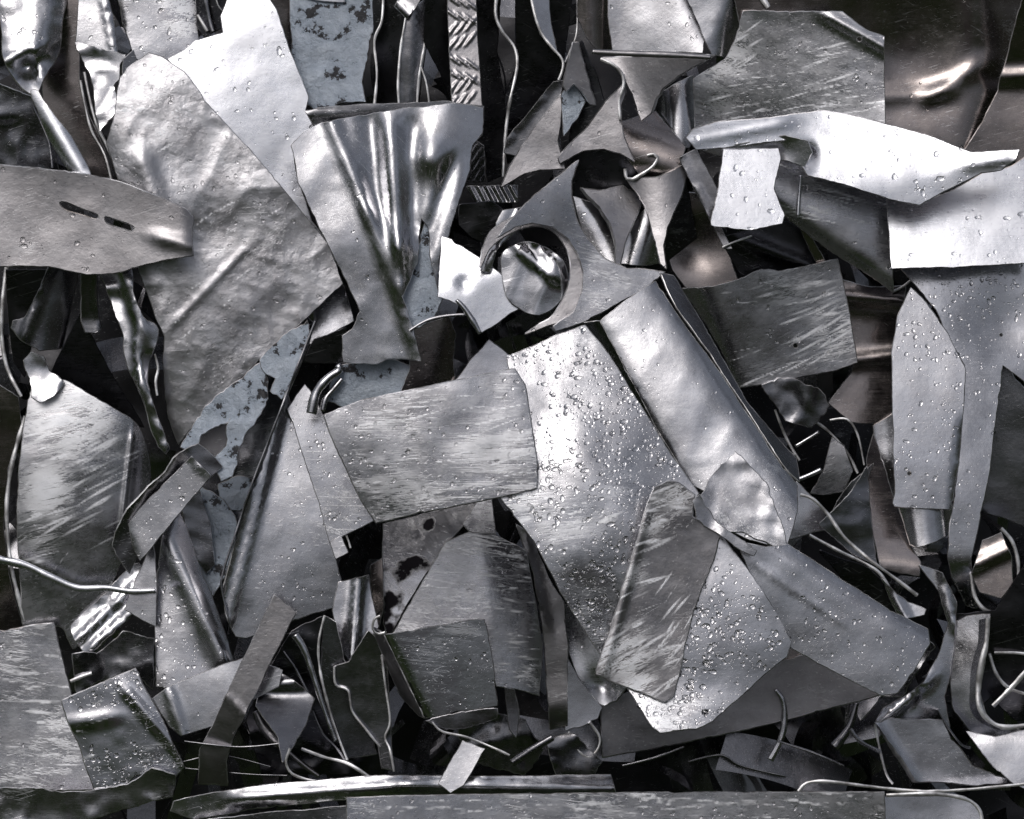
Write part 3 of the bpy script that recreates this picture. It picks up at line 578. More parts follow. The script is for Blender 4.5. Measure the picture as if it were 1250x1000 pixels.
# ================ centre: bent big sheet
S('metal_sheet', '370,442 384,415 422,400 425,444 398,444', 'dark shaded sheet left of the bent ridge sheet bottom', MS, (-6, -14), m='shade_grm')
S('painted_sheet', '415,445 470,440 515,450 508,470 490,485 455,492 420,498 400,490 402,470', 'dull blue painted sheet in the shadow under the bent ridge sheet', 'painted sheet', (0, -6), m='paint', cr=5, torn=2)
Tb('bent_tube', '380,505 386,480 400,462 414,452 412,445', (6, 6, 5.5, 5), 'outer shiny loop of bent rod below the bent ridge sheet', RD, m='al', group='bent rods')
Tb('bent_tube', '394,502 398,486 408,474 418,462', (3.5, 3.5, 3), 'inner thin loop of bent rod below the bent ridge sheet', RD, m='al', group='bent rods')
S('metal_plate', '500,404 520,395 548,386 557,408 553,440 556,468 520,478 488,484 500,450', 'brown tinted folded plate in the dark gap at centre', PL, (8, -6), m='br', f=(('b', 546, 392, 525, 470, .5, 4),), drops=.3)
S('metal_sheet', '372,136 384,133 440,128 540,124 590,130 588,165 540,190 400,180', 'dark flat back flange behind the bent ridge sheet top', MS, (0, -5), m='dk', f=(('r', 380, 140, 450, 136, 2, 3),))
S('painted_sheet', '512,300 522,262 532,290 536,330 540,362 530,385 512,398 500,402 488,375 500,340', 'blue painted sheet showing in the split of the bent ridge sheet', 'painted sheet', (4, 2), m='paint', cr=4, torn=1.5)
S('metal_sheet', '357,178 372,162 392,151 420,145 452,140 500,132 548,127 590,131 588,162 577,178 572,208 558,252 546,290 538,326 536,360 528,325 524,278 514,266 510,290 508,322 500,342 491,362 504,405 514,441 492,437 474,436 460,443 420,441 418,410 430,402 440,380 426,350 418,330 402,298 380,258 365,222', 'bent ridge sheet at upper centre with tall bright fold and torn bottom', MS, (1, 3), m='al', nz=3, cr=1.2, torn=1.0, scuff=.2, ang=70,
  f=(('r', 400, 140, 450, 260, 7, 9), ('r', 450, 260, 516, 445, 6, 8), ('r', 452, 150, 462, 250, -9, 13), ('r', 476, 165, 487, 300, 9, 12), ('r', 487, 300, 490, 345, 10, 8), ('r', 505, 165, 505, 270, -9, 13), ('d', 525, 190, 26, -14), ('b', 556, 130, 540, 290, .35, 12), ('r', 548, 210, 520, 300, -7, 9)), drops=.12)
S('metal_sheet', '540,290 551,293 575,309 600,326 610,333 643,370 620,386 587,407 577,396 566,376 548,366 535,362 537,325', 'pale folded sheet with torn corner right of the bent ridge sheet', MS, (3, 5), m='wh', torn=.6, f=(('b', 545, 352, 612, 334, .22, 3), ('d', 566, 345, 7, 5)), nz=2, ang=-15)
Rb('metal_strip', '500,404 520,392 545,386 572,384', 'thin bent rod like edge crossing under the pale folded sheet', ST, w=25, t=4, m='dk', dz=4)
Tb('metal_strip', '557,366 568,378 582,400 586,408', (2, 3.5, 4, 3), 'curled torn tail under the pale folded sheet', ST, m='al')
# ================ hollow punched offcuts and ring
S('tread_plate', '570,228 632,226 632,247 582,247', 'small bright twisted ribbed bar left of the hollow offcuts', 'tread plate', (0, 4), m='al', g=2.2, f=tuple(('r', 574 + 10 * k, 228, 584 + 10 * k, 247, 4, 2.2) for k in range(-1, 6)))
S('metal_sheet', '560,250 600,246 622,262 600,300 575,290 560,275', 'black ribbed scrap behind the curled strip at upper centre', MS, (0, -15), m='shade_grm', cr=5)
S('metal_strip', '587,330 592,308 606,288 606,272 614,258 630,255 648,250 640,275 622,288 606,305 598,332', 'curled pale strip wrapping left of the round mirror scrap', ST, (-8, 8), m='al', cr=4, f=(('r', 596, 320, 628, 262, 8, 6),))
S('metal_disc', '612,318 622,303 645,296 668,304 686,318 692,338 690,358 678,374 662,383 650,384 632,376 618,358', 'rounded shiny scrap with crumpled streaks framed by the ring offcut', 'metal disc', (-4, 2), m='mir', nz=3, cr=3, sm=True, f=(('r', 636, 306, 672, 336, 6, 6), ('r', 655, 300, 684, 334, 5, 4)))
S('metal_sheet', '812,235 856,235 880,285 902,346 840,354 822,330 806,290', 'dark bronze sheet with curved sheen left of the dark holed plate', MS, (-3, -7), m='br', f=(('d', 850, 300, 34, 12),))
S('metal_sheet', '690,80 710,50 728,90 740,130 760,190 830,180 850,290 800,330 740,320 700,240', 'dark smooth sheet deep behind the hollow offcuts', MS, (0, -12), m='shade_grm', f=(('c', 740, 80, 790, 320, 160),))
S('metal_sheet', '796,120 822,104 846,93 850,158 842,180 826,182 806,150', 'tan curved column face behind the topmost hollow offcut', MS, (4, 4), m='al', f=(('c', 830, 95, 832, 180, 20),), ang=90)
S('metal_sheet', '755,150 800,136 836,180 830,204 800,219 782,216 764,190', 'bronze curved sheet under the topmost hollow offcut', MS, (0, 0), m='br', f=(('c', 760, 180, 835, 205, 36),), drops=.15)
S('metal_sheet', '700,240 730,250 752,300 780,320 770,338 735,320 712,286', 'bright drop covered curved face among the hollow offcuts', MS, (3, 9), m='al', drops=.9, f=(('c', 715, 250, 760, 330, 50),))
S('metal_sheet', '765,290 782,262 800,240 812,300 806,322 780,324 758,322', 'rolled grey face low among the hollow offcuts', MS, (-4, 4), m='al', f=(('c', 800, 245, 770, 325, 22),), drops=.3)
S('metal_sheet', '616,186 620,168 676,100 688,98 684,118 657,152 630,190', 'grey blue bar slanting up to the pinched joint', MS, (-8, 0), m='dk', f=(('r', 622, 168, 678, 100, 4, 3),))
S('punched_offcut', '612,228 622,204 650,160 686,114 684,150 680,172 690,206 660,207 640,212', 'darker flat hollow sided offcut left behind the others', OC, (-3, 1), m='mat', group=GT, t=9, jag=.3, drops=.2)
S('painted_sheet', '686,115 698,101 714,124 706,142 688,166', 'small bluish scrap seen through a hollow offcut', 'painted sheet', (0, 0), m='paint', nz=2)
S('punched_offcut', '688,104 699,52 706,52 716,90 727,128 720,128 710,112 700,102 691,112', 'slim dark hollow offcut standing under the pinched joint', OC, (8, -3), m='mat', group=GT, t=9)
S('punched_offcut', '709,229 732,233 760,227 776,236 784,246 776,266 764,292 756,326 751,326 752,298 745,272 732,252 718,240', 'hollow sided offcut pointing down in the middle of the cluster', OC, (8, 6), m='mat', f=(('b', 784, 246, 709, 229, -.5, 10),), group=GT, sm=False, t=9, drops=.3)
S('punched_offcut', '764,218 775,218 800,217 820,209 834,202 837,216 832,236 824,256 814,278 810,300 813,328 806,322 801,300 795,275 788,252 778,236', 'hollow sided offcut at the right end of the cluster', OC, (-8, 6), m='mat', f=(('c', 800, 215, 812, 320, 60),), group=GT, t=9, drops=.3)
Rb('metal_strip', '763,206 765,218 772,219 785,212 798,202 803,192 798,188 790,190', 'small hooked edge between two hollow offcuts', ST, w=30, t=4, m='al')
S('punched_offcut', '762,101 764,112 758,128 758,146 762,166 769,185 774,197 758,188 737,182 716,183 698,191 684,199 682,192 695,177 719,153 740,125 755,109', 'hollow sided offcut leaning up left below the topmost one', OC, (6, 7), m='mat', f=(('b', 752, 120, 770, 190, .5, 8), ('b', 700, 150, 720, 200, -.3, 10)), group=GT, t=9, drops=.25)
p_ = S('punched_offcut', '735,70 800,69 869,68 856,76 830,91 812,106 800,122 794,138 783,147 779,138 772,114 758,91 748,80', 'topmost hollow sided offcut with a long flat upper rim', OC, (-5, 8), m='mat', f=(('b', 760, 75, 790, 140, -.45, 9),), group=GT, t=9, drops=.3)
Tb('rim_flange', '723,63 760,65 820,67 868,70', (3, 4, 4, 2.5), parent=p_.o, m='mat', flat=.8)
Rb('curled_edge', '733,72 750,80 760,92 761,106 756,122 757,146', parent=p_.o, w=30, t=4, m='al')
S('punched_offcut', '586,326 596,305 614,290 640,278 662,277 682,288 694,312 696,336 690,358 676,384 658,396 641,408 668,398 700,386 714,360 717,338 712,318 700,298 688,276 668,266 640,262 612,272 594,292', 'ring like curved offcut framing the round shiny scrap', OC, (-3, 5), m='mat', sm=True, t=9, drops=.3)
S('punched_offcut', '706,196 702,205 697,222 698,245 704,270 716,290 738,316 765,328 812,332 790,350 765,364 711,394 678,404 676,398 700,381 711,355 712,332 706,310 695,292 675,277 650,272 628,277 608,290 618,274 650,240 685,214', 'largest hollow offcut with scratches sweeping around the ring', OC, (4, 4), m='rg', f=(('b', 690, 400, 720, 300, -.22, 10), ('b', 610, 270, 705, 215, .3, 12)), group=GT, t=9, drops=.3, scuff=.4, ang=10)
# ================ upper right
S('metal_plate', '908,14 1028,14 1045,27 1060,38 1079,45 1080,170 980,170 849,168 847,97 885,72 897,50', 'scratched grey plate with one bolt hole and curled top corner', PL, (2, -6), m='rg', ang=8, scuff=.3, nz=2.5, holes=((1049, 48, 3.6),),
  f=(('b', 1000, 8, 1085, 62, -.0, 6), ('r', 1018, 24, 1076, 56, 7, 9), ('b', 868, 60, 868, 170, -.25, 16)), drops=.7, g=1.9, streaks=((885,50,70,40,-35,16,60,2.2),(880,120,60,60,-8,14,70,1.6),(1000,115,120,40,-7,22,90,1.3),(1030,75,60,30,-14,9,60,1.6)), wear=((880,60,50,.9),(870,120,40,.6),(1010,110,50,.4)))
S('metal_sheet', '880,290 960,270 1010,300 1015,340 940,330 905,340', 'black bronze sheet in the gap under the grey folded panel', MS, (4, -10), m='shade_grm', f=(('r', 900, 290, 1000, 330, 8, 8),))
S('metal_sheet', '958,235 1020,340 1060,350 1105,350 1098,420 1090,520 1040,515 1012,492 1040,455 1045,430', 'bronze rolled sheet curving behind the dark holed plate', MS, (4, 1), m='br', nz=3, f=(('r', 1025, 362, 1100, 368, 12, 10), ('r', 1040, 440, 1095, 434, 8, 8), ('b', 1030, 385, 1100, 390, -.35, 12)))
S('metal_strip', '829,193 850,182 862,206 877,236 872,262 893,303 884,303 858,250', 'short dark bar slanting under the end of the white twisted sheet', ST, (-6, 2), m='dk', f=(('r', 832, 192, 866, 262, 3, 3),))
Rb('metal_strip', '882,302 895,296 918,288', 'thin bright sliver under the small white flap', ST, w=25, t=2.4, m='al')
S('metal_sheet', '948,190 980,205 1030,222 1086,243 1090,356 1068,340 1045,326 1000,296 958,264 940,240', 'grey scuffed panel with folded lower edge under the white sheet', MS, (3, 3), m='rg', ang=12, scuff=.4, f=(('b', 1090, 345, 944, 242, 1.0, 9),), drops=.3, g=2.2, streaks=((1010,240,110,40,14,30,80,1.6),), nz=2)
Rb('metal_strip', '1090,356 1102,350 1112,342', 'bright edge tip beside the grey scuffed panel corner', ST, w=20, t=3)
# hanging sheets at right
S('metal_sheet', '1222,440 1270,500 1270,650 1225,632 1197,624 1205,560', 'dark grey panel on the right border behind the hanging strip', MS, (-10, -5), m='dk')
S('metal_sheet', '1066,520 1090,505 1110,505 1110,610 1085,600 1072,560', 'bronze grey curved sheet left of the long hanging plate', MS, (4, 3), m='al', f=(('b', 1075, 505, 1080, 610, -.6, 8),))
S('metal_sheet', '1058,560 1066,530 1085,590 1100,630 1113,668 1124,686 1122,703 1098,700 1075,693 1064,640', 'tall dark brown panel below the hanging plate', MS, (0, -4), m='br', f=(('b', 1070, 684, 1124, 690, .8, 6),))
S('metal_sheet', '1096,615 1162,615 1160,650 1140,662 1120,668 1111,664', 'rolled tan sheet peeping out under the hanging plate', MS, (0, 6), m='al', f=(('c', 1128, 610, 1134, 668, 30),))
S('metal_sheet', '1095,322 1270,316 1270,480 1224,446 1214,520 1205,590 1192,650 1184,684 1186,712 1192,742 1180,738 1164,708 1157,680 1160,640 1168,590 1177,500 1178,446 1158,410 1142,378 1118,348', 'wide right hand sheet narrowing into a long hanging strip', MS, (2, 10), m='al', nz=1.6, t=3, scuff=.1, drops=1.0, dsz=1.15,
  f=(('b', 1140, 330, 1250, 330, .0, 5), ('d', 1225, 400, 45, 9), ('b', 1260, 610, 1150, 600, .12, 20), ('b', 1200, 690, 1150, 688, .7, 10)), holes=((1222, 409, 2.4),))
S('metal_plate', '1112,352 1130,370 1156,406 1178,450 1176,500 1170,560 1161,622 1125,621 1092,618 1090,614 1093,600 1090,500 1089,430 1096,385', 'long hanging plate with a small hole and curved left side', PL, (0, 9), m='al', nz=1.4, t=3, scuff=.1, holes=((1110, 578, 3.0),), drops=1.0, dsz=1.1, f=(('r', 1173, 530, 1163, 620, -4, 3),))
S('metal_plate', '832,352 870,350 902,342 930,328 950,332 1022,317 1030,350 1040,400 1046,442 1020,452 960,464 903,473 882,430 862,395', 'dark scratched plate with a drilled hole right of the channel', PL, (3, -6), m='rg', ang=-22, scuff=.25, nz=2, t=3, holes=((971, 422, 3.6),), f=(('b', 905, 473, 858, 352, .9, 12),), drops=.25, g=1.9, streaks=((1010,390,60,80,-28,30,75,1.8),(960,345,80,30,-12,16,60,2.2),(930,450,80,30,-14,12,70,1.5)), wear=((1020,400,40,.8),(960,345,40,.7),(930,455,30,.5)))
S('metal_sheet', '1083,243 1122,249 1165,232 1200,211 1235,203 1270,180 1270,320 1160,326 1088,328', 'flat bright white sheet at the right border', MS, (-2, 14), m='wh', nz=1.2, drops=.2, dsz=1.7, t=3)
p_ = S('twisted_sheet', '838,168 846,158 872,150 920,146 990,138 1006,136 1048,143 1086,153 1140,168 1188,187 1244,183 1240,194 1222,207 1198,211 1168,226 1148,235 1122,250 1085,243 1030,224 986,214 978,200 990,186 985,172 960,170 900,178 850,182', 'white twisted sheet with a hollow fold in the upper right', MS, (1, -2), m='wh', nz=3, t=3.5, sm=False,
  f=(('r', 845, 170, 950, 150, 5, 9), ('d', 985, 192, 14, 14), ('b', 1000, 206, 1120, 240, -.0, 10), ('r', 1190, 200, 1240, 192, 3, 5), ('b', 1020, 240, 1130, 215, .3, 12)), drops=.35, dsz=1.5)
S('hollow_fold', '858,184 900,176 958,166 986,172 992,186 982,204 962,196 930,190 880,190', parent=p_.o, tilt=(0, -10), m='al', nz=2, dz=-10, f=(('d', 945, 182, 25, 10),), label='dark hollow under the folded rim')
S('metal_offcut', '884,183 950,181 953,194 944,230 958,263 955,273 916,281 868,275 877,230', 'small white flap hanging under the twisted white sheet', OC, (1, 14), m='wh', nz=1.2, drops=.2, dsz=1.5, t=3, torn=.6)
Tb('metal_rod', '978,214 976,235 974,264', (2.2, 2.2, 2.8), 'short thin white rod hanging before the grey scuffed panel', RD, m='wh')
# ================ dark gap right of the channel
Rb('metal_strip', '1013,513 1034,512 1047,531 1055,568', 'outer arched thin edge in the dark gap', ST, w=30, t=2.5, group='thin curved edges in the dark gap')
Rb('metal_strip', '969,508 977,515 995,515 1016,531 1034,552 1047,578', 'long arched thin edge in the dark gap', ST, w=40, t=3, group='thin curved edges in the dark gap')
S('metal_offcut', '1016,535 1030,545 1040,575 1030,600 1005,604 990,602 1005,575', 'dark leaf shaped sheet with scratches in the dark gap', OC, (-10, -3), m='rg', scuff=.5, ang=-30)
Rb('metal_strip', '946,500 960,535 976,562', 'straight thin edge slanting down in the dark gap', ST, w=30, t=3, group='thin curved edges in the dark gap')
Rb('metal_strip', '930,528 950,542 970,556', 'straight thin edge meeting the slanting one in the dark gap', ST, w=30, t=2.4, group='thin curved edges in the dark gap')
Tb('metal_rod', '971,545 986,536 1000,527', (2.5, 3, 2.5), 'short stub pointing up right in the dark gap', RD, m='al')
Tb('metal_rod', '973,586 988,580 1003,573', (3, 3, 3), 'bright stub beside the lower end of the channel', RD, m='wh')
S('metal_strip', '1012,636 1022,612 1040,588 1066,566 1058,588 1040,612 1022,636', 'dark blade shaped strip in the gap right of the channel', ST, (6, -4), m='dk', drops=.2)
S('metal_offcut', '972,588 992,608 1010,628 1012,646 985,652 960,660', 'dark blue grey corner behind the channel end', OC, (4, 0), m='al', drops=.4)
S('metal_sheet', '1000,640 1040,600 1058,570 1064,640 1070,690 1040,675', 'dim grey sheet deep between the blade shaped strip and brown panel', MS, (10, 0), m='dk', nz=4, cr=4)
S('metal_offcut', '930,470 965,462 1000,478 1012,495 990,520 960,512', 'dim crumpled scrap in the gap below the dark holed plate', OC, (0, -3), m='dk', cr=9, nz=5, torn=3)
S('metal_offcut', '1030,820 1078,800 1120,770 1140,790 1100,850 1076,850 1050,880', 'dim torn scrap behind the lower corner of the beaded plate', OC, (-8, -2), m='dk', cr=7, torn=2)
# ================ big diagonal channel
_chf = HF((850, 500), (-1, 9.5), (('b', 733, 392, 843, 590, 0, 8), ('b', 836, 590, 728, 392, 1.8, 7), ('b', 800, 343, 960, 590, 1.5, 11), ), 2.2, .8, 77)
_ch = '712,393 733,388 800,343 806,333 822,336 866,410 911,490 945,530 972,560 978,592 973,622 960,671 915,658 872,640 850,622 830,580 790,520 745,440'
_k = inpoly(FX, FY, P(_ch)); _chf.b = float((FRONT[_k] - _chf(FX[_k], FY[_k])).min()) - 4; FRONT[_k] = np.minimum(FRONT[_k], _chf(FX[_k], FY[_k]))
_t = thing('channel_profile', 850, 500, float(_chf(850., 500.)), 'long open channel lying diagonally right of centre with bent flap end', CH)
S('channel_web', '733,392 768,364 800,343 823,380 862,432 906,497 946,558 962,578 973,592 973,622 960,671 915,658 880,642 862,600 843,590 800,520 765,452', parent=_t, hf=_chf, m='al', scuff=.2, drops=.25, ang=60)
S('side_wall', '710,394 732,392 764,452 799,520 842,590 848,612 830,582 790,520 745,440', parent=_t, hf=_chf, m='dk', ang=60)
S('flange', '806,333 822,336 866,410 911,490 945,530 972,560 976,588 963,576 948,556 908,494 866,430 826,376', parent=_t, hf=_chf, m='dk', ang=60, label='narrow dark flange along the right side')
_k = inpoly(FX, FY, P('870,570 973,590 960,671 850,622'))
p_ = S('bent_flap', '898,552 880,572 865,588 854,610 868,636 882,648 920,658 958,671 962,655 950,620 935,590', parent=_t, tilt=(0, 8), m='rg', cr=4.5, nz=3, torn=3, ang=60, label='crumpled bent over end of the channel')
# ================ right lower
Rb('metal_wire', '977,604 992,609 1010,627 1031,656 1060,682 1090,704 1120,727', 'upper of two thin sheet edges curving to lower right', ST, w=18, t=4, m='al', group='thin sheet edges curving to the lower right')
Rb('metal_wire', '988,653 1021,671 1060,690 1078,705 1090,730 1099,755', 'lower of two thin sheet edges curving to lower right', ST, w=30, t=4, m='al', group='thin sheet edges curving to the lower right')
S('metal_sheet', '1000,672 1062,694 1080,712 1098,752 1080,748 1040,720', 'black panel between thin edges and long beaded plate', MS, (4, -14), m='shade_grm')
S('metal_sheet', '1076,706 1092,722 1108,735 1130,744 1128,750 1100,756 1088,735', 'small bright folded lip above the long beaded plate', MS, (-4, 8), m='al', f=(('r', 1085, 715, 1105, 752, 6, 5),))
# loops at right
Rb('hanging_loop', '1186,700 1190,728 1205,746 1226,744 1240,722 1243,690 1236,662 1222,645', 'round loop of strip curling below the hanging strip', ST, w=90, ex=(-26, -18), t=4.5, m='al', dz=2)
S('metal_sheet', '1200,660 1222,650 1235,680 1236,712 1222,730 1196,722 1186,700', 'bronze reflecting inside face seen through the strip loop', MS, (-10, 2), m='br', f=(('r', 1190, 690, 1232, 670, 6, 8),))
S('metal_sheet', '1165,750 1215,745 1250,690 1270,700 1270,880 1240,880 1210,850 1180,880 1160,850', 'black vertical panel behind the loops at lower right', MS, (-6, -14), m='shade_grm')
Rb('metal_strip', '1208,798 1216,822 1232,840 1262,850', 'curved thin band above the large hook loop', ST, w=20, t=4, m='mat', group='thin bands inside the hook loop')
Rb('metal_strip', '1214,797 1240,797 1262,800', 'level thin band above the large hook loop', ST, w=20, t=3.5, m='mat', group='thin bands inside the hook loop')
Rb('metal_strip', '1262,808 1236,838 1212,862', 'slanting thin band crossing above the large hook loop', ST, w=20, t=6, m='mat', group='thin bands inside the hook loop')
p_ = S('hook_strip', '1160,762 1180,752 1208,750 1203,800 1196,845 1204,876 1226,892 1268,890 1268,908 1222,908 1186,894 1164,866 1158,810', 'large hook loop of thick strip at the lower right', ST, (-16, 2), m='al', f=(('b', 1205, 750, 1196, 880, -.4, 12), ('b', 1268, 900, 1180, 885, .5, 14)), drops=.1)
Rb('band_rim', '1206,755 1204,785 1197,815 1194,842 1196,864 1208,880 1228,888 1262,884', parent=p_.o, w=50, ex=(-12, 3), t=6, m='al', dz=4)
S('metal_sheet', '1122,690 1150,700 1168,735 1164,790 1160,820 1152,850 1160,888 1120,890 1070,880 1078,864 1105,850 1128,832 1146,800 1158,762 1146,722', 'tall twisted ribbon sheet with a bright crease at lower right', MS, (0, 8), m='al', nz=3, f=(('r', 1086, 872, 1125, 838, 12, 6), ('r', 1150, 700, 1164, 760, 6, 5), ('b', 1160, 760, 1100, 890, .3, 12)))
S('metal_offcut', '1068,882 1088,877 1150,880 1162,902 1186,935 1242,956 1190,957 1118,953 1100,925 1084,905', 'dark torn block with pale ragged edge at the lower right', OC, (0, 1), m='al', torn=1.2, t=8, f=(('r', 1074, 890, 1110, 948, 6, 6),))
Rb('metal_strip', '1068,884 1074,915 1082,945 1090,957', 'hooked thin edge left of the dark torn block', ST, w=40, t=3)
Rb('metal_strip', '1145,866 1160,892 1175,910 1185,913', 'ragged thin edge in the dark lower right', ST, w=40, t=2.6, m='dk')
S('metal_sheet', '1180,893 1215,900 1270,888 1270,970 1240,958 1212,935', 'bright smooth corner sheet at the bottom right', MS, (-3, 11), m='al', f=(('b', 1185, 897, 1250, 897, .6, 10),))
# ================ bottom middle right
S('metal_sheet', '960,790 1010,800 1030,830 1000,850 930,850', 'brownish rounded scrap above the long grey bar', MS, (0, -2), m='br', f=(('r', 950, 822, 1000, 818, 5, 7),))
S('metal_plate', '733,858 790,838 930,815 1010,790 1076,848 1020,862 940,884 840,905 736,924', 'long matt grey bar lying low behind the white tipped sheet', PL, (1, 1), m='mat', t=5, nz=2)
Tb('metal_rod', '947,842 956,856 958,880 952,905 940,928', (2.5, 3.5, 4, 4, 5), 'small curved rod like a claw before the long grey bar', RD, m='al')
Tb('metal_rod', '1046,858 1038,885 1024,905 1018,912', (3, 4, 6, 7), 'stubby dark bent pin below the beaded plate', RD, m='dk')
Rb('metal_strip', '1038,890 1050,905 1075,918', 'short arc edge beside the dark bent pin', ST, w=20, t=5, m='dk')
for i_, (s_, l_) in enumerate((('760,935 800,925 835,912', 'left'), ('840,930 880,922 905,935 960,948', 'middle'), ('950,905 990,918 1030,935', 'right'))):
    Rb('metal_strip', s_, l_ + ' dark thin edge in the black slot under the long grey bar', ST, w=30, t=3, m='dk', group='dark edges in the black slot')
S('metal_plate', '900,662 935,668 962,664 1000,690 1080,742 1133,768 1135,786 1116,818 1096,846 1076,849 1020,820 965,790 930,728', 'long beaded plate with bright rolled upper edge lower right', PL, (1, 3), m='al', ang=-35, nz=1.6, drops=.9, scuff=.15,
  f=(('b', 955, 670, 1134, 784, .8, 8), ('r', 925, 690, 1020, 755, 1.5, 2)))
# ================ centre bottom
S('metal_sheet', '688,738 706,740 735,800 731,822 764,838 752,856 738,862 722,856 706,828 694,795', 'white curled lip behind the drop covered big sheet', MS, (-4, 10), m='wh', f=(('d', 738, 838, 18, 12), ('b', 692, 760, 740, 865, -.4, 8)), drops=.1)
S('metal_sheet', '690,800 706,828 735,864 730,877 712,886 690,892 688,850', 'grey pouch shaped flap under the white curled lip', MS, (3, 2), m='al', nz=2)
Rb('metal_strip', '694,893 704,914 718,925 729,916 732,900 720,882', 'small open wire loop under the pouch shaped flap', ST, w=25, t=3, m='wh')
S('metal_strip', '630,640 648,652 668,705 688,735 693,790 692,886 672,890 668,840 664,780 652,700', 'vertical strip with rounded end below the big sheet', ST, (-3, 1), m='mat', f=(('b', 700, 868, 660, 866, .8, 6), ('r', 640, 650, 664, 760, 5, 6)), drops=.15)
S('metal_plate', '468,640 585,611 575,632 545,665 510,715 474,778 469,760 467,700', 'pale plate with black burnt spots below the wide scuffed plate', PL, (4, 11), m='burnt', nz=2)
S('metal_offcut', '583,612 600,610 605,652 575,650 566,640', 'small bright corner right of the burnt plate', OC, (6, 10), m='wh')
S('metal_offcut', '452,690 466,682 468,740 462,768 455,740', 'narrow brownish curled edge left of the burnt plate', OC, (-18, 2), m='br')
S('metal_offcut', '404,662 416,655 424,674 410,682', 'little pale corner under the narrow triangular sheet', OC, (0, 6), m='al')
Rb('metal_strip', '423,654 426,662 428,669', 'tiny bright edge beside the little pale corner', ST, w=10, t=2.5, m='wh')
S('metal_sheet', '414,712 450,702 454,730 462,765 440,795 428,810 414,785 406,745', 'pointed bright bent sheet in the gap right of the tapering plate', MS, (0, 7), m='al', f=(('r', 438, 705, 430, 805, 9, 7),), nz=2)
S('metal_plate', '477,778 505,730 545,662 572,650 602,652 642,672 650,720 662,786 658,849 625,840 606,838 590,780', 'scuffed grey plate behind the small box', PL, (1, 4), m='rg', ang=4, scuff=.55, nz=2, f=(('b', 586, 650, 610, 840, .14, 3), ('b', 650, 670, 655, 850, .8, 5)), drops=.15, g=2.1, streaks=((600,720,110,130,2,44,90,1.2),(640,800,30,80,4,18,40,1.8)))
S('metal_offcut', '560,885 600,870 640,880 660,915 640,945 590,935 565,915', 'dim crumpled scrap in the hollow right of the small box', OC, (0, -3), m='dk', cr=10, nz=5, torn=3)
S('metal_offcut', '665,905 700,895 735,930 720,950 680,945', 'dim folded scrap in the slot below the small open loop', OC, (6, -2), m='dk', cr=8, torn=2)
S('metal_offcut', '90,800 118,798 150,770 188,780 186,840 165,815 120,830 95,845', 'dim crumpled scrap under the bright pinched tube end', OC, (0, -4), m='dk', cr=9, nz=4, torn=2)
# ---- small edges and sheets low left of the box
S('metal_sheet', '325,822 356,770 395,752 405,800 440,815 470,900 470,945 320,945 300,880', 'dark crumpled sheet deep below the tapering plate', MS, (0, -15), m='shade_grm', cr=8)
Rb('metal_strip', '346,795 360,815 372,838 382,856', 'upper left thin edge low in the dark pocket', ST, w=40, t=2.5, m='dk', group='thin edges in the low pocket')
Rb('metal_strip', '382,868 394,895 410,912 422,930', 'curved thin edge low in the dark pocket', ST, w=40, t=2.5, m='dk', group='thin edges in the low pocket')
S('metal_sheet', '396,752 410,760 418,800 440,862 460,920 425,925 405,870 392,820', 'dark grey face right of the tall curved edge in the low pocket', MS, (14, -6), m='dk', nz=3)
Rb('metal_strip', '396,752 389,785 391,820 403,870 415,905 424,928', 'tall curved bright edge in the low pocket', ST, w=60, t=3.2, group='thin edges in the low pocket')
Tb('metal_rod', '360,775 372,795 384,830 397,870 410,905', (5, 4, 3.5, 3, 3), 'thin rod with a knobbed top in the low pocket', RD, m='al')
S('metal_sheet', '408,814 426,808 450,770 470,790 475,860 480,940 466,938 462,912 440,880 429,865 427,845 412,838', 'dark sheet with wavy outline right of the low pocket', MS, (-8, -5), m='dk', nz=4)
Rb('metal_strip', '408,814 410,836 425,843 430,868 448,892 464,912', 'wavy pale edge of the dark sheet in the low pocket', ST, w=30, t=2.8, m='al', dz=2)
Rb('metal_strip', '466,800 470,835 476,880 470,900 476,915 481,942', 'long pale crooked edge left of the small box', ST, w=60, t=3, group='thin edges in the low pocket')
Rb('metal_strip', '368,914 395,924 424,932 450,948', 'level thin edge at the foot of the low pocket', ST, w=40, t=4, m='al', group='thin edges in the low pocket')
Tb('metal_rod', '312,868 322,888 342,910', (4, 6, 7), 'stubby pale rod end low behind the leaning strip', RD, m='mat')
Tb('metal_rod', '352,918 372,935 390,948', (3, 3, 3), 'thin pale rod low in front of the leaning strip', RD, m='mat')
S('metal_sheet', '312,862 318,835 335,818 358,830 384,853 372,885 354,916 345,930 340,900 325,880', 'dark bent sheet with bright top bend right of the leaning strip', MS, (0, -2), m='dk', f=(('b', 384, 850, 320, 846, -.9, 7), ('r', 322, 836, 362, 834, 7, 7)))
Rb('metal_strip', '354,914 349,930 356,944 376,952 402,956', 'hooked sheet edge curling at the foot of the leaning strip', ST, w=40, t=3)
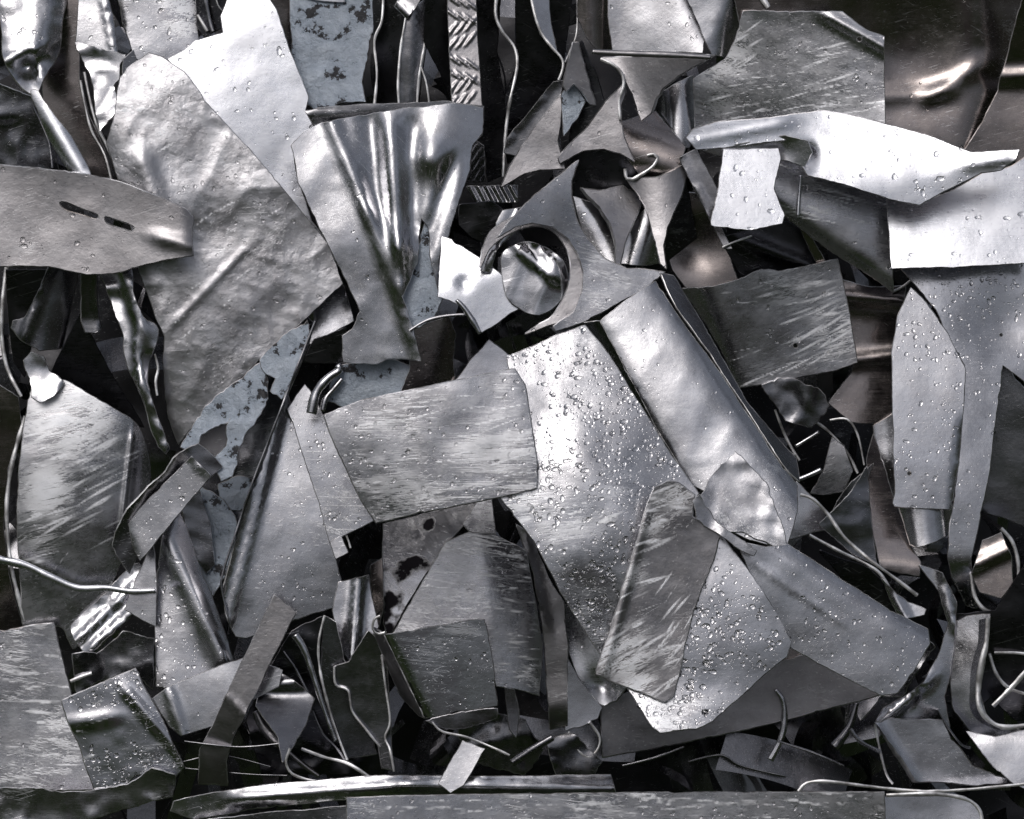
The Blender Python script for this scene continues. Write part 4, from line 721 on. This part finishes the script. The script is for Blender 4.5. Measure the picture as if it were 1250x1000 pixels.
# small box
_bx = HF((535, 815), (2, -1), (('b', 470, 775, 520, 877, 0, 4), ('b', 520, 880, 468, 774, 2.2, 4)), 1.0, 0, 91)
_b = '455,766 468,774 530,764 592,754 600,800 607,861 560,868 519,877 490,848 470,806'
_k = inpoly(FX, FY, P(_b)); _bx.b = float((FRONT[_k] - _bx(FX[_k], FY[_k])).min()) - 3; FRONT[_k] = np.minimum(FRONT[_k], _bx(FX[_k], FY[_k]))
_t = thing('bent_box', 535, 815, float(_bx(535., 815.)), 'small square bent box piece with dark mirror front at bottom centre', 'metal box')
S('front_panel', '469,775 530,765 592,755 600,800 607,861 560,868 519,877 494,826', parent=_t, hf=_bx, m='mir', drops=.45, scuff=.3, t=3)
S('side_panel', '455,767 468,775 494,827 518,877 512,874 488,848 470,806', parent=_t, hf=_bx, m='mat', t=3, drops=.3)
Rb('rolled_rim', '470,772 462,774 455,768 457,756 464,752', parent=_t, w=40, t=3, m='al', z=_bx.b - 4)
S('metal_offcut', '520,880 560,870 606,866 605,875 590,882 570,888 545,890', 'crumpled dark lip right under the small box', OC, (0, 0), m='dk', cr=5, torn=1.5)
Rb('metal_strip', '528,882 540,893 570,900 600,912 622,922', 'thin wavy edge running right from under the box', ST, w=40, t=3, m='al')
S('metal_strip', '616,838 628,842 634,870 630,900 622,890 618,860', 'small dark strip end under the scuffed grey plate', ST, (0, -3), m='dk')
Tb('metal_rod', '625,932 650,915 675,900', (5, 5, 4), 'dark bent bar in the gap under the vertical strip', RD, m='dk', flat=.6)
# ================ big central sheets
S('metal_sheet', '553,470 575,440 597,415 622,435 650,462 673,484 655,515 640,530 600,500', 'pale corner sheet under the wide scuffed plate', MS, (2, 7), m='al', scuff=.4, torn=.5)
S('metal_sheet', '618,436 650,424 682,408 714,398 738,426 778,490 826,566 852,602 840,640 790,700 760,770 737,804 720,780 690,732 652,660 611,606 620,560 640,520', 'big central sheet covered in rain drops', MS, (-2, 1), m='al', nz=3, scuff=.25, ang=-15, drops=1.7, dsz=1.45,
  f=(('b', 620, 600, 800, 690, .24, 60), ('b', 720, 410, 840, 590, .14, 30), ('r', 700, 560, 760, 610, 3, 30)), t=3, streaks=((640,600,50,60,-14,20,50,2.2),(700,650,30,60,-20,10,60,2.0)), g=3, wear=((635,600,42,1),(690,640,40,.7),(760,590,30,.6)))
S('metal_sheet', '878,652 902,682 932,722 966,784 960,802 930,826 870,880 850,889 806,894 796,886 765,838 800,800 830,700', 'drop covered sheet with shining white tip at bottom centre', MS, (1, 13), m='al', nz=2.5, scuff=.2, drops=1.6, dsz=1.5, t=3, wear=((810,870,35,1),(850,860,25,.6)),
  f=(('b', 960, 800, 770, 830, -.0, 10), ('b', 900, 842, 770, 836, .0, 10), ('b', 770, 828, 900, 850, -.14, 16), ('b', 870, 735, 960, 800, .0, 25)))
S('metal_plate', '800,596 815,588 828,589 848,604 846,630 879,653 870,684 843,757 828,822 822,850 812,857 763,837 728,823 742,780 756,732 790,618', 'brown grey plate with white slanting scratches at centre right', PL, (1, 1), m='mat', ang=-32, scuff=.3, nz=2, t=4, torn=.8, g=1.9, streaks=((768,800,50,60,-30,44,75,2.1),(795,660,30,100,-25,16,70,1.8),(815,615,40,20,-6,9,55,3.2),(830,790,30,60,-50,14,60,1.5)), wear=((765,800,42,1),(792,640,20,.9),(830,600,30,.9),(745,800,34,1),(820,800,24,.8),(770,700,24,.8),(780,840,30,1)), f=(('r', 786, 640, 738, 815, 3, 6),))
S('metal_plate', '395,507 440,490 540,468 628,451 640,470 647,510 655,560 656,596 600,608 530,622 459,638 440,608 415,556', 'wide scuffed grey plate lying across the centre', PL, (-1, 3), m='rg', ang=-8, scuff=.55, nz=2.5, t=4, drops=.8, g=2.2, streaks=((610,560,60,60,-8,26,80,1.5),(520,500,180,80,-8,26,100,1.0)), wear=((600,560,60,.8),(480,610,50,.6)), f=(('b', 628, 451, 655, 596, .12, 8),))
S('metal_offcut', '846,612 854,606 870,634 905,660 924,672 920,678 900,668 874,650 850,634', 'torn ragged lip where channel and brown grey plate meet', OC, (0, 4), m='rg', cr=5, torn=2)
# ================ bottom left
S('metal_strip', '187,853 205,840 260,816 300,803 345,818 340,838 300,858 272,882 221,898 208,888', 'short curved strip crossing behind the leaning strip', ST, (0, 6), m='al', f=(('r', 208, 850, 222, 895, 5, 6), ('b', 300, 800, 312, 860, -.2, 8)), drops=.15)
S('metal_plate', '-15,772 30,766 65,761 72,790 86,842 104,910 116,963 60,965 -15,962', 'scuffed blue grey plate in the bottom left corner', PL, (-1, 3), m='rg', ang=4, scuff=.6, nz=1.5, t=4, drops=.3, g=2.8, streaks=((40,860,70,150,2,44,80,1.5),))
S('metal_plate', '76,856 120,836 165,817 180,848 205,895 224,936 212,950 196,944 165,946 150,962 115,964 98,912 84,880', 'square tilted plate with rain drops in the bottom left', PL, (2, 2), m='mir', ang=-10, scuff=.5, nz=3, t=4, drops=1.5, g=2.8, streaks=((115,920,60,70,-12,14,60,1.4),), dsz=1.3, torn=.6, f=(('r', 88, 882, 130, 876, 2.5, 10), ('r', 160, 850, 224, 925, 3, 7)))
S('crushed_strip', '-15,964 20,962 60,966 90,966 130,964 155,960 185,938 214,946 210,972 165,984 130,994 60,1015 -15,1015', 'crumpled torn strip along the bottom left edge', ST, (0, -2), m='rg', cr=7, nz=4, torn=1.5, f=(('b', -10, 966, 215, 960, -.5, 4),))
p_ = S('metal_strip', '335,727 348,735 361,748 333,802 300,872 284,900 276,930 278,959 243,957 244,915 262,880 278,846 305,788', 'long narrow strip leaning with a kinked foot', ST, (-3, 2), m='mat', t=3, nz=1.5, drops=.15, f=(('b', 310, 888, 270, 850, .35, 3), ('r', 278, 850, 300, 872, 3, 2.5), ('b', 300, 930, 230, 928, .5, 8)))
# ================ bottom edge
for i_, (s_, l_) in enumerate((('225,905 290,912 340,908', 'upper'), ('224,930 270,922 330,936', 'middle'), ('226,938 300,945 350,947', 'lower'))):
    Rb('metal_strip', s_, l_ + ' thin edge in the black slot beside the kinked strip foot', ST, w=30, t=1.8, m='dk', group='thin edges beside the kinked foot', dz=-30)
Rb('metal_strip', '86,832 100,826 112,822', 'short pale edge above the square tilted plate', ST, w=20, t=4, m='al')
S('metal_profile', '208,990 212,978 260,968 330,958 420,950 470,947 540,948 620,948 745,946 752,968 700,974 620,972 540,971 480,972 420,976 330,985 240,1000', 'long bright rolled profile running along the bottom', CH, (0, 2), m='al', nz=2.5, cr=2, f=(('r', 300, 974, 500, 958, 8, 7), ('r', 500, 958, 752, 962, 8, 7)), drops=.05)
S('metal_strip', '330,992 425,984 426,1015 210,1015 240,1002', 'dull strip below the rolled profile at the bottom', ST, (0, -4), m='dk')
S('metal_offcut', '535,957 550,930 565,905 592,914 578,938 566,958 550,968', 'small bright tab standing on the rolled profile', OC, (0, 12), m='al', nz=1.5)
Rb('metal_strip', '975,966 985,956 1010,954 1060,960 1120,966 1180,964 1262,956', 'long ragged thin edge along the bottom right', ST, w=80, t=4, m='al')
S('metal_tube', '1076,973 1150,972 1180,977 1196,990 1200,1015 1076,1015', 'rounded end of a flattened tube at the bottom right', 'metal tube', (0, 6), m='al', sm=False, f=(('d', 1120, 1004, 50, 6),), t=4)
S('metal_plate', '424,974 600,970 800,968 1079,967 1081,1015 424,1015', 'long flat scuffed plate along the bottom edge', PL, (0, 4), m='rg', ang=2, scuff=.5, nz=1.5, t=4, drops=.5, g=3, streaks=((850,985,300,24,2,40,110,1.4),(560,985,180,24,2,14,80,1.1)))
Rb('metal_strip', '1082,971 1130,969 1165,972 1186,979 1197,992 1199,1012', 'bright rounded rim curling round the flattened tube end', ST, w=30, t=5, m='al', dz=2)
print('front range', FRONT.min(), FRONT.max())
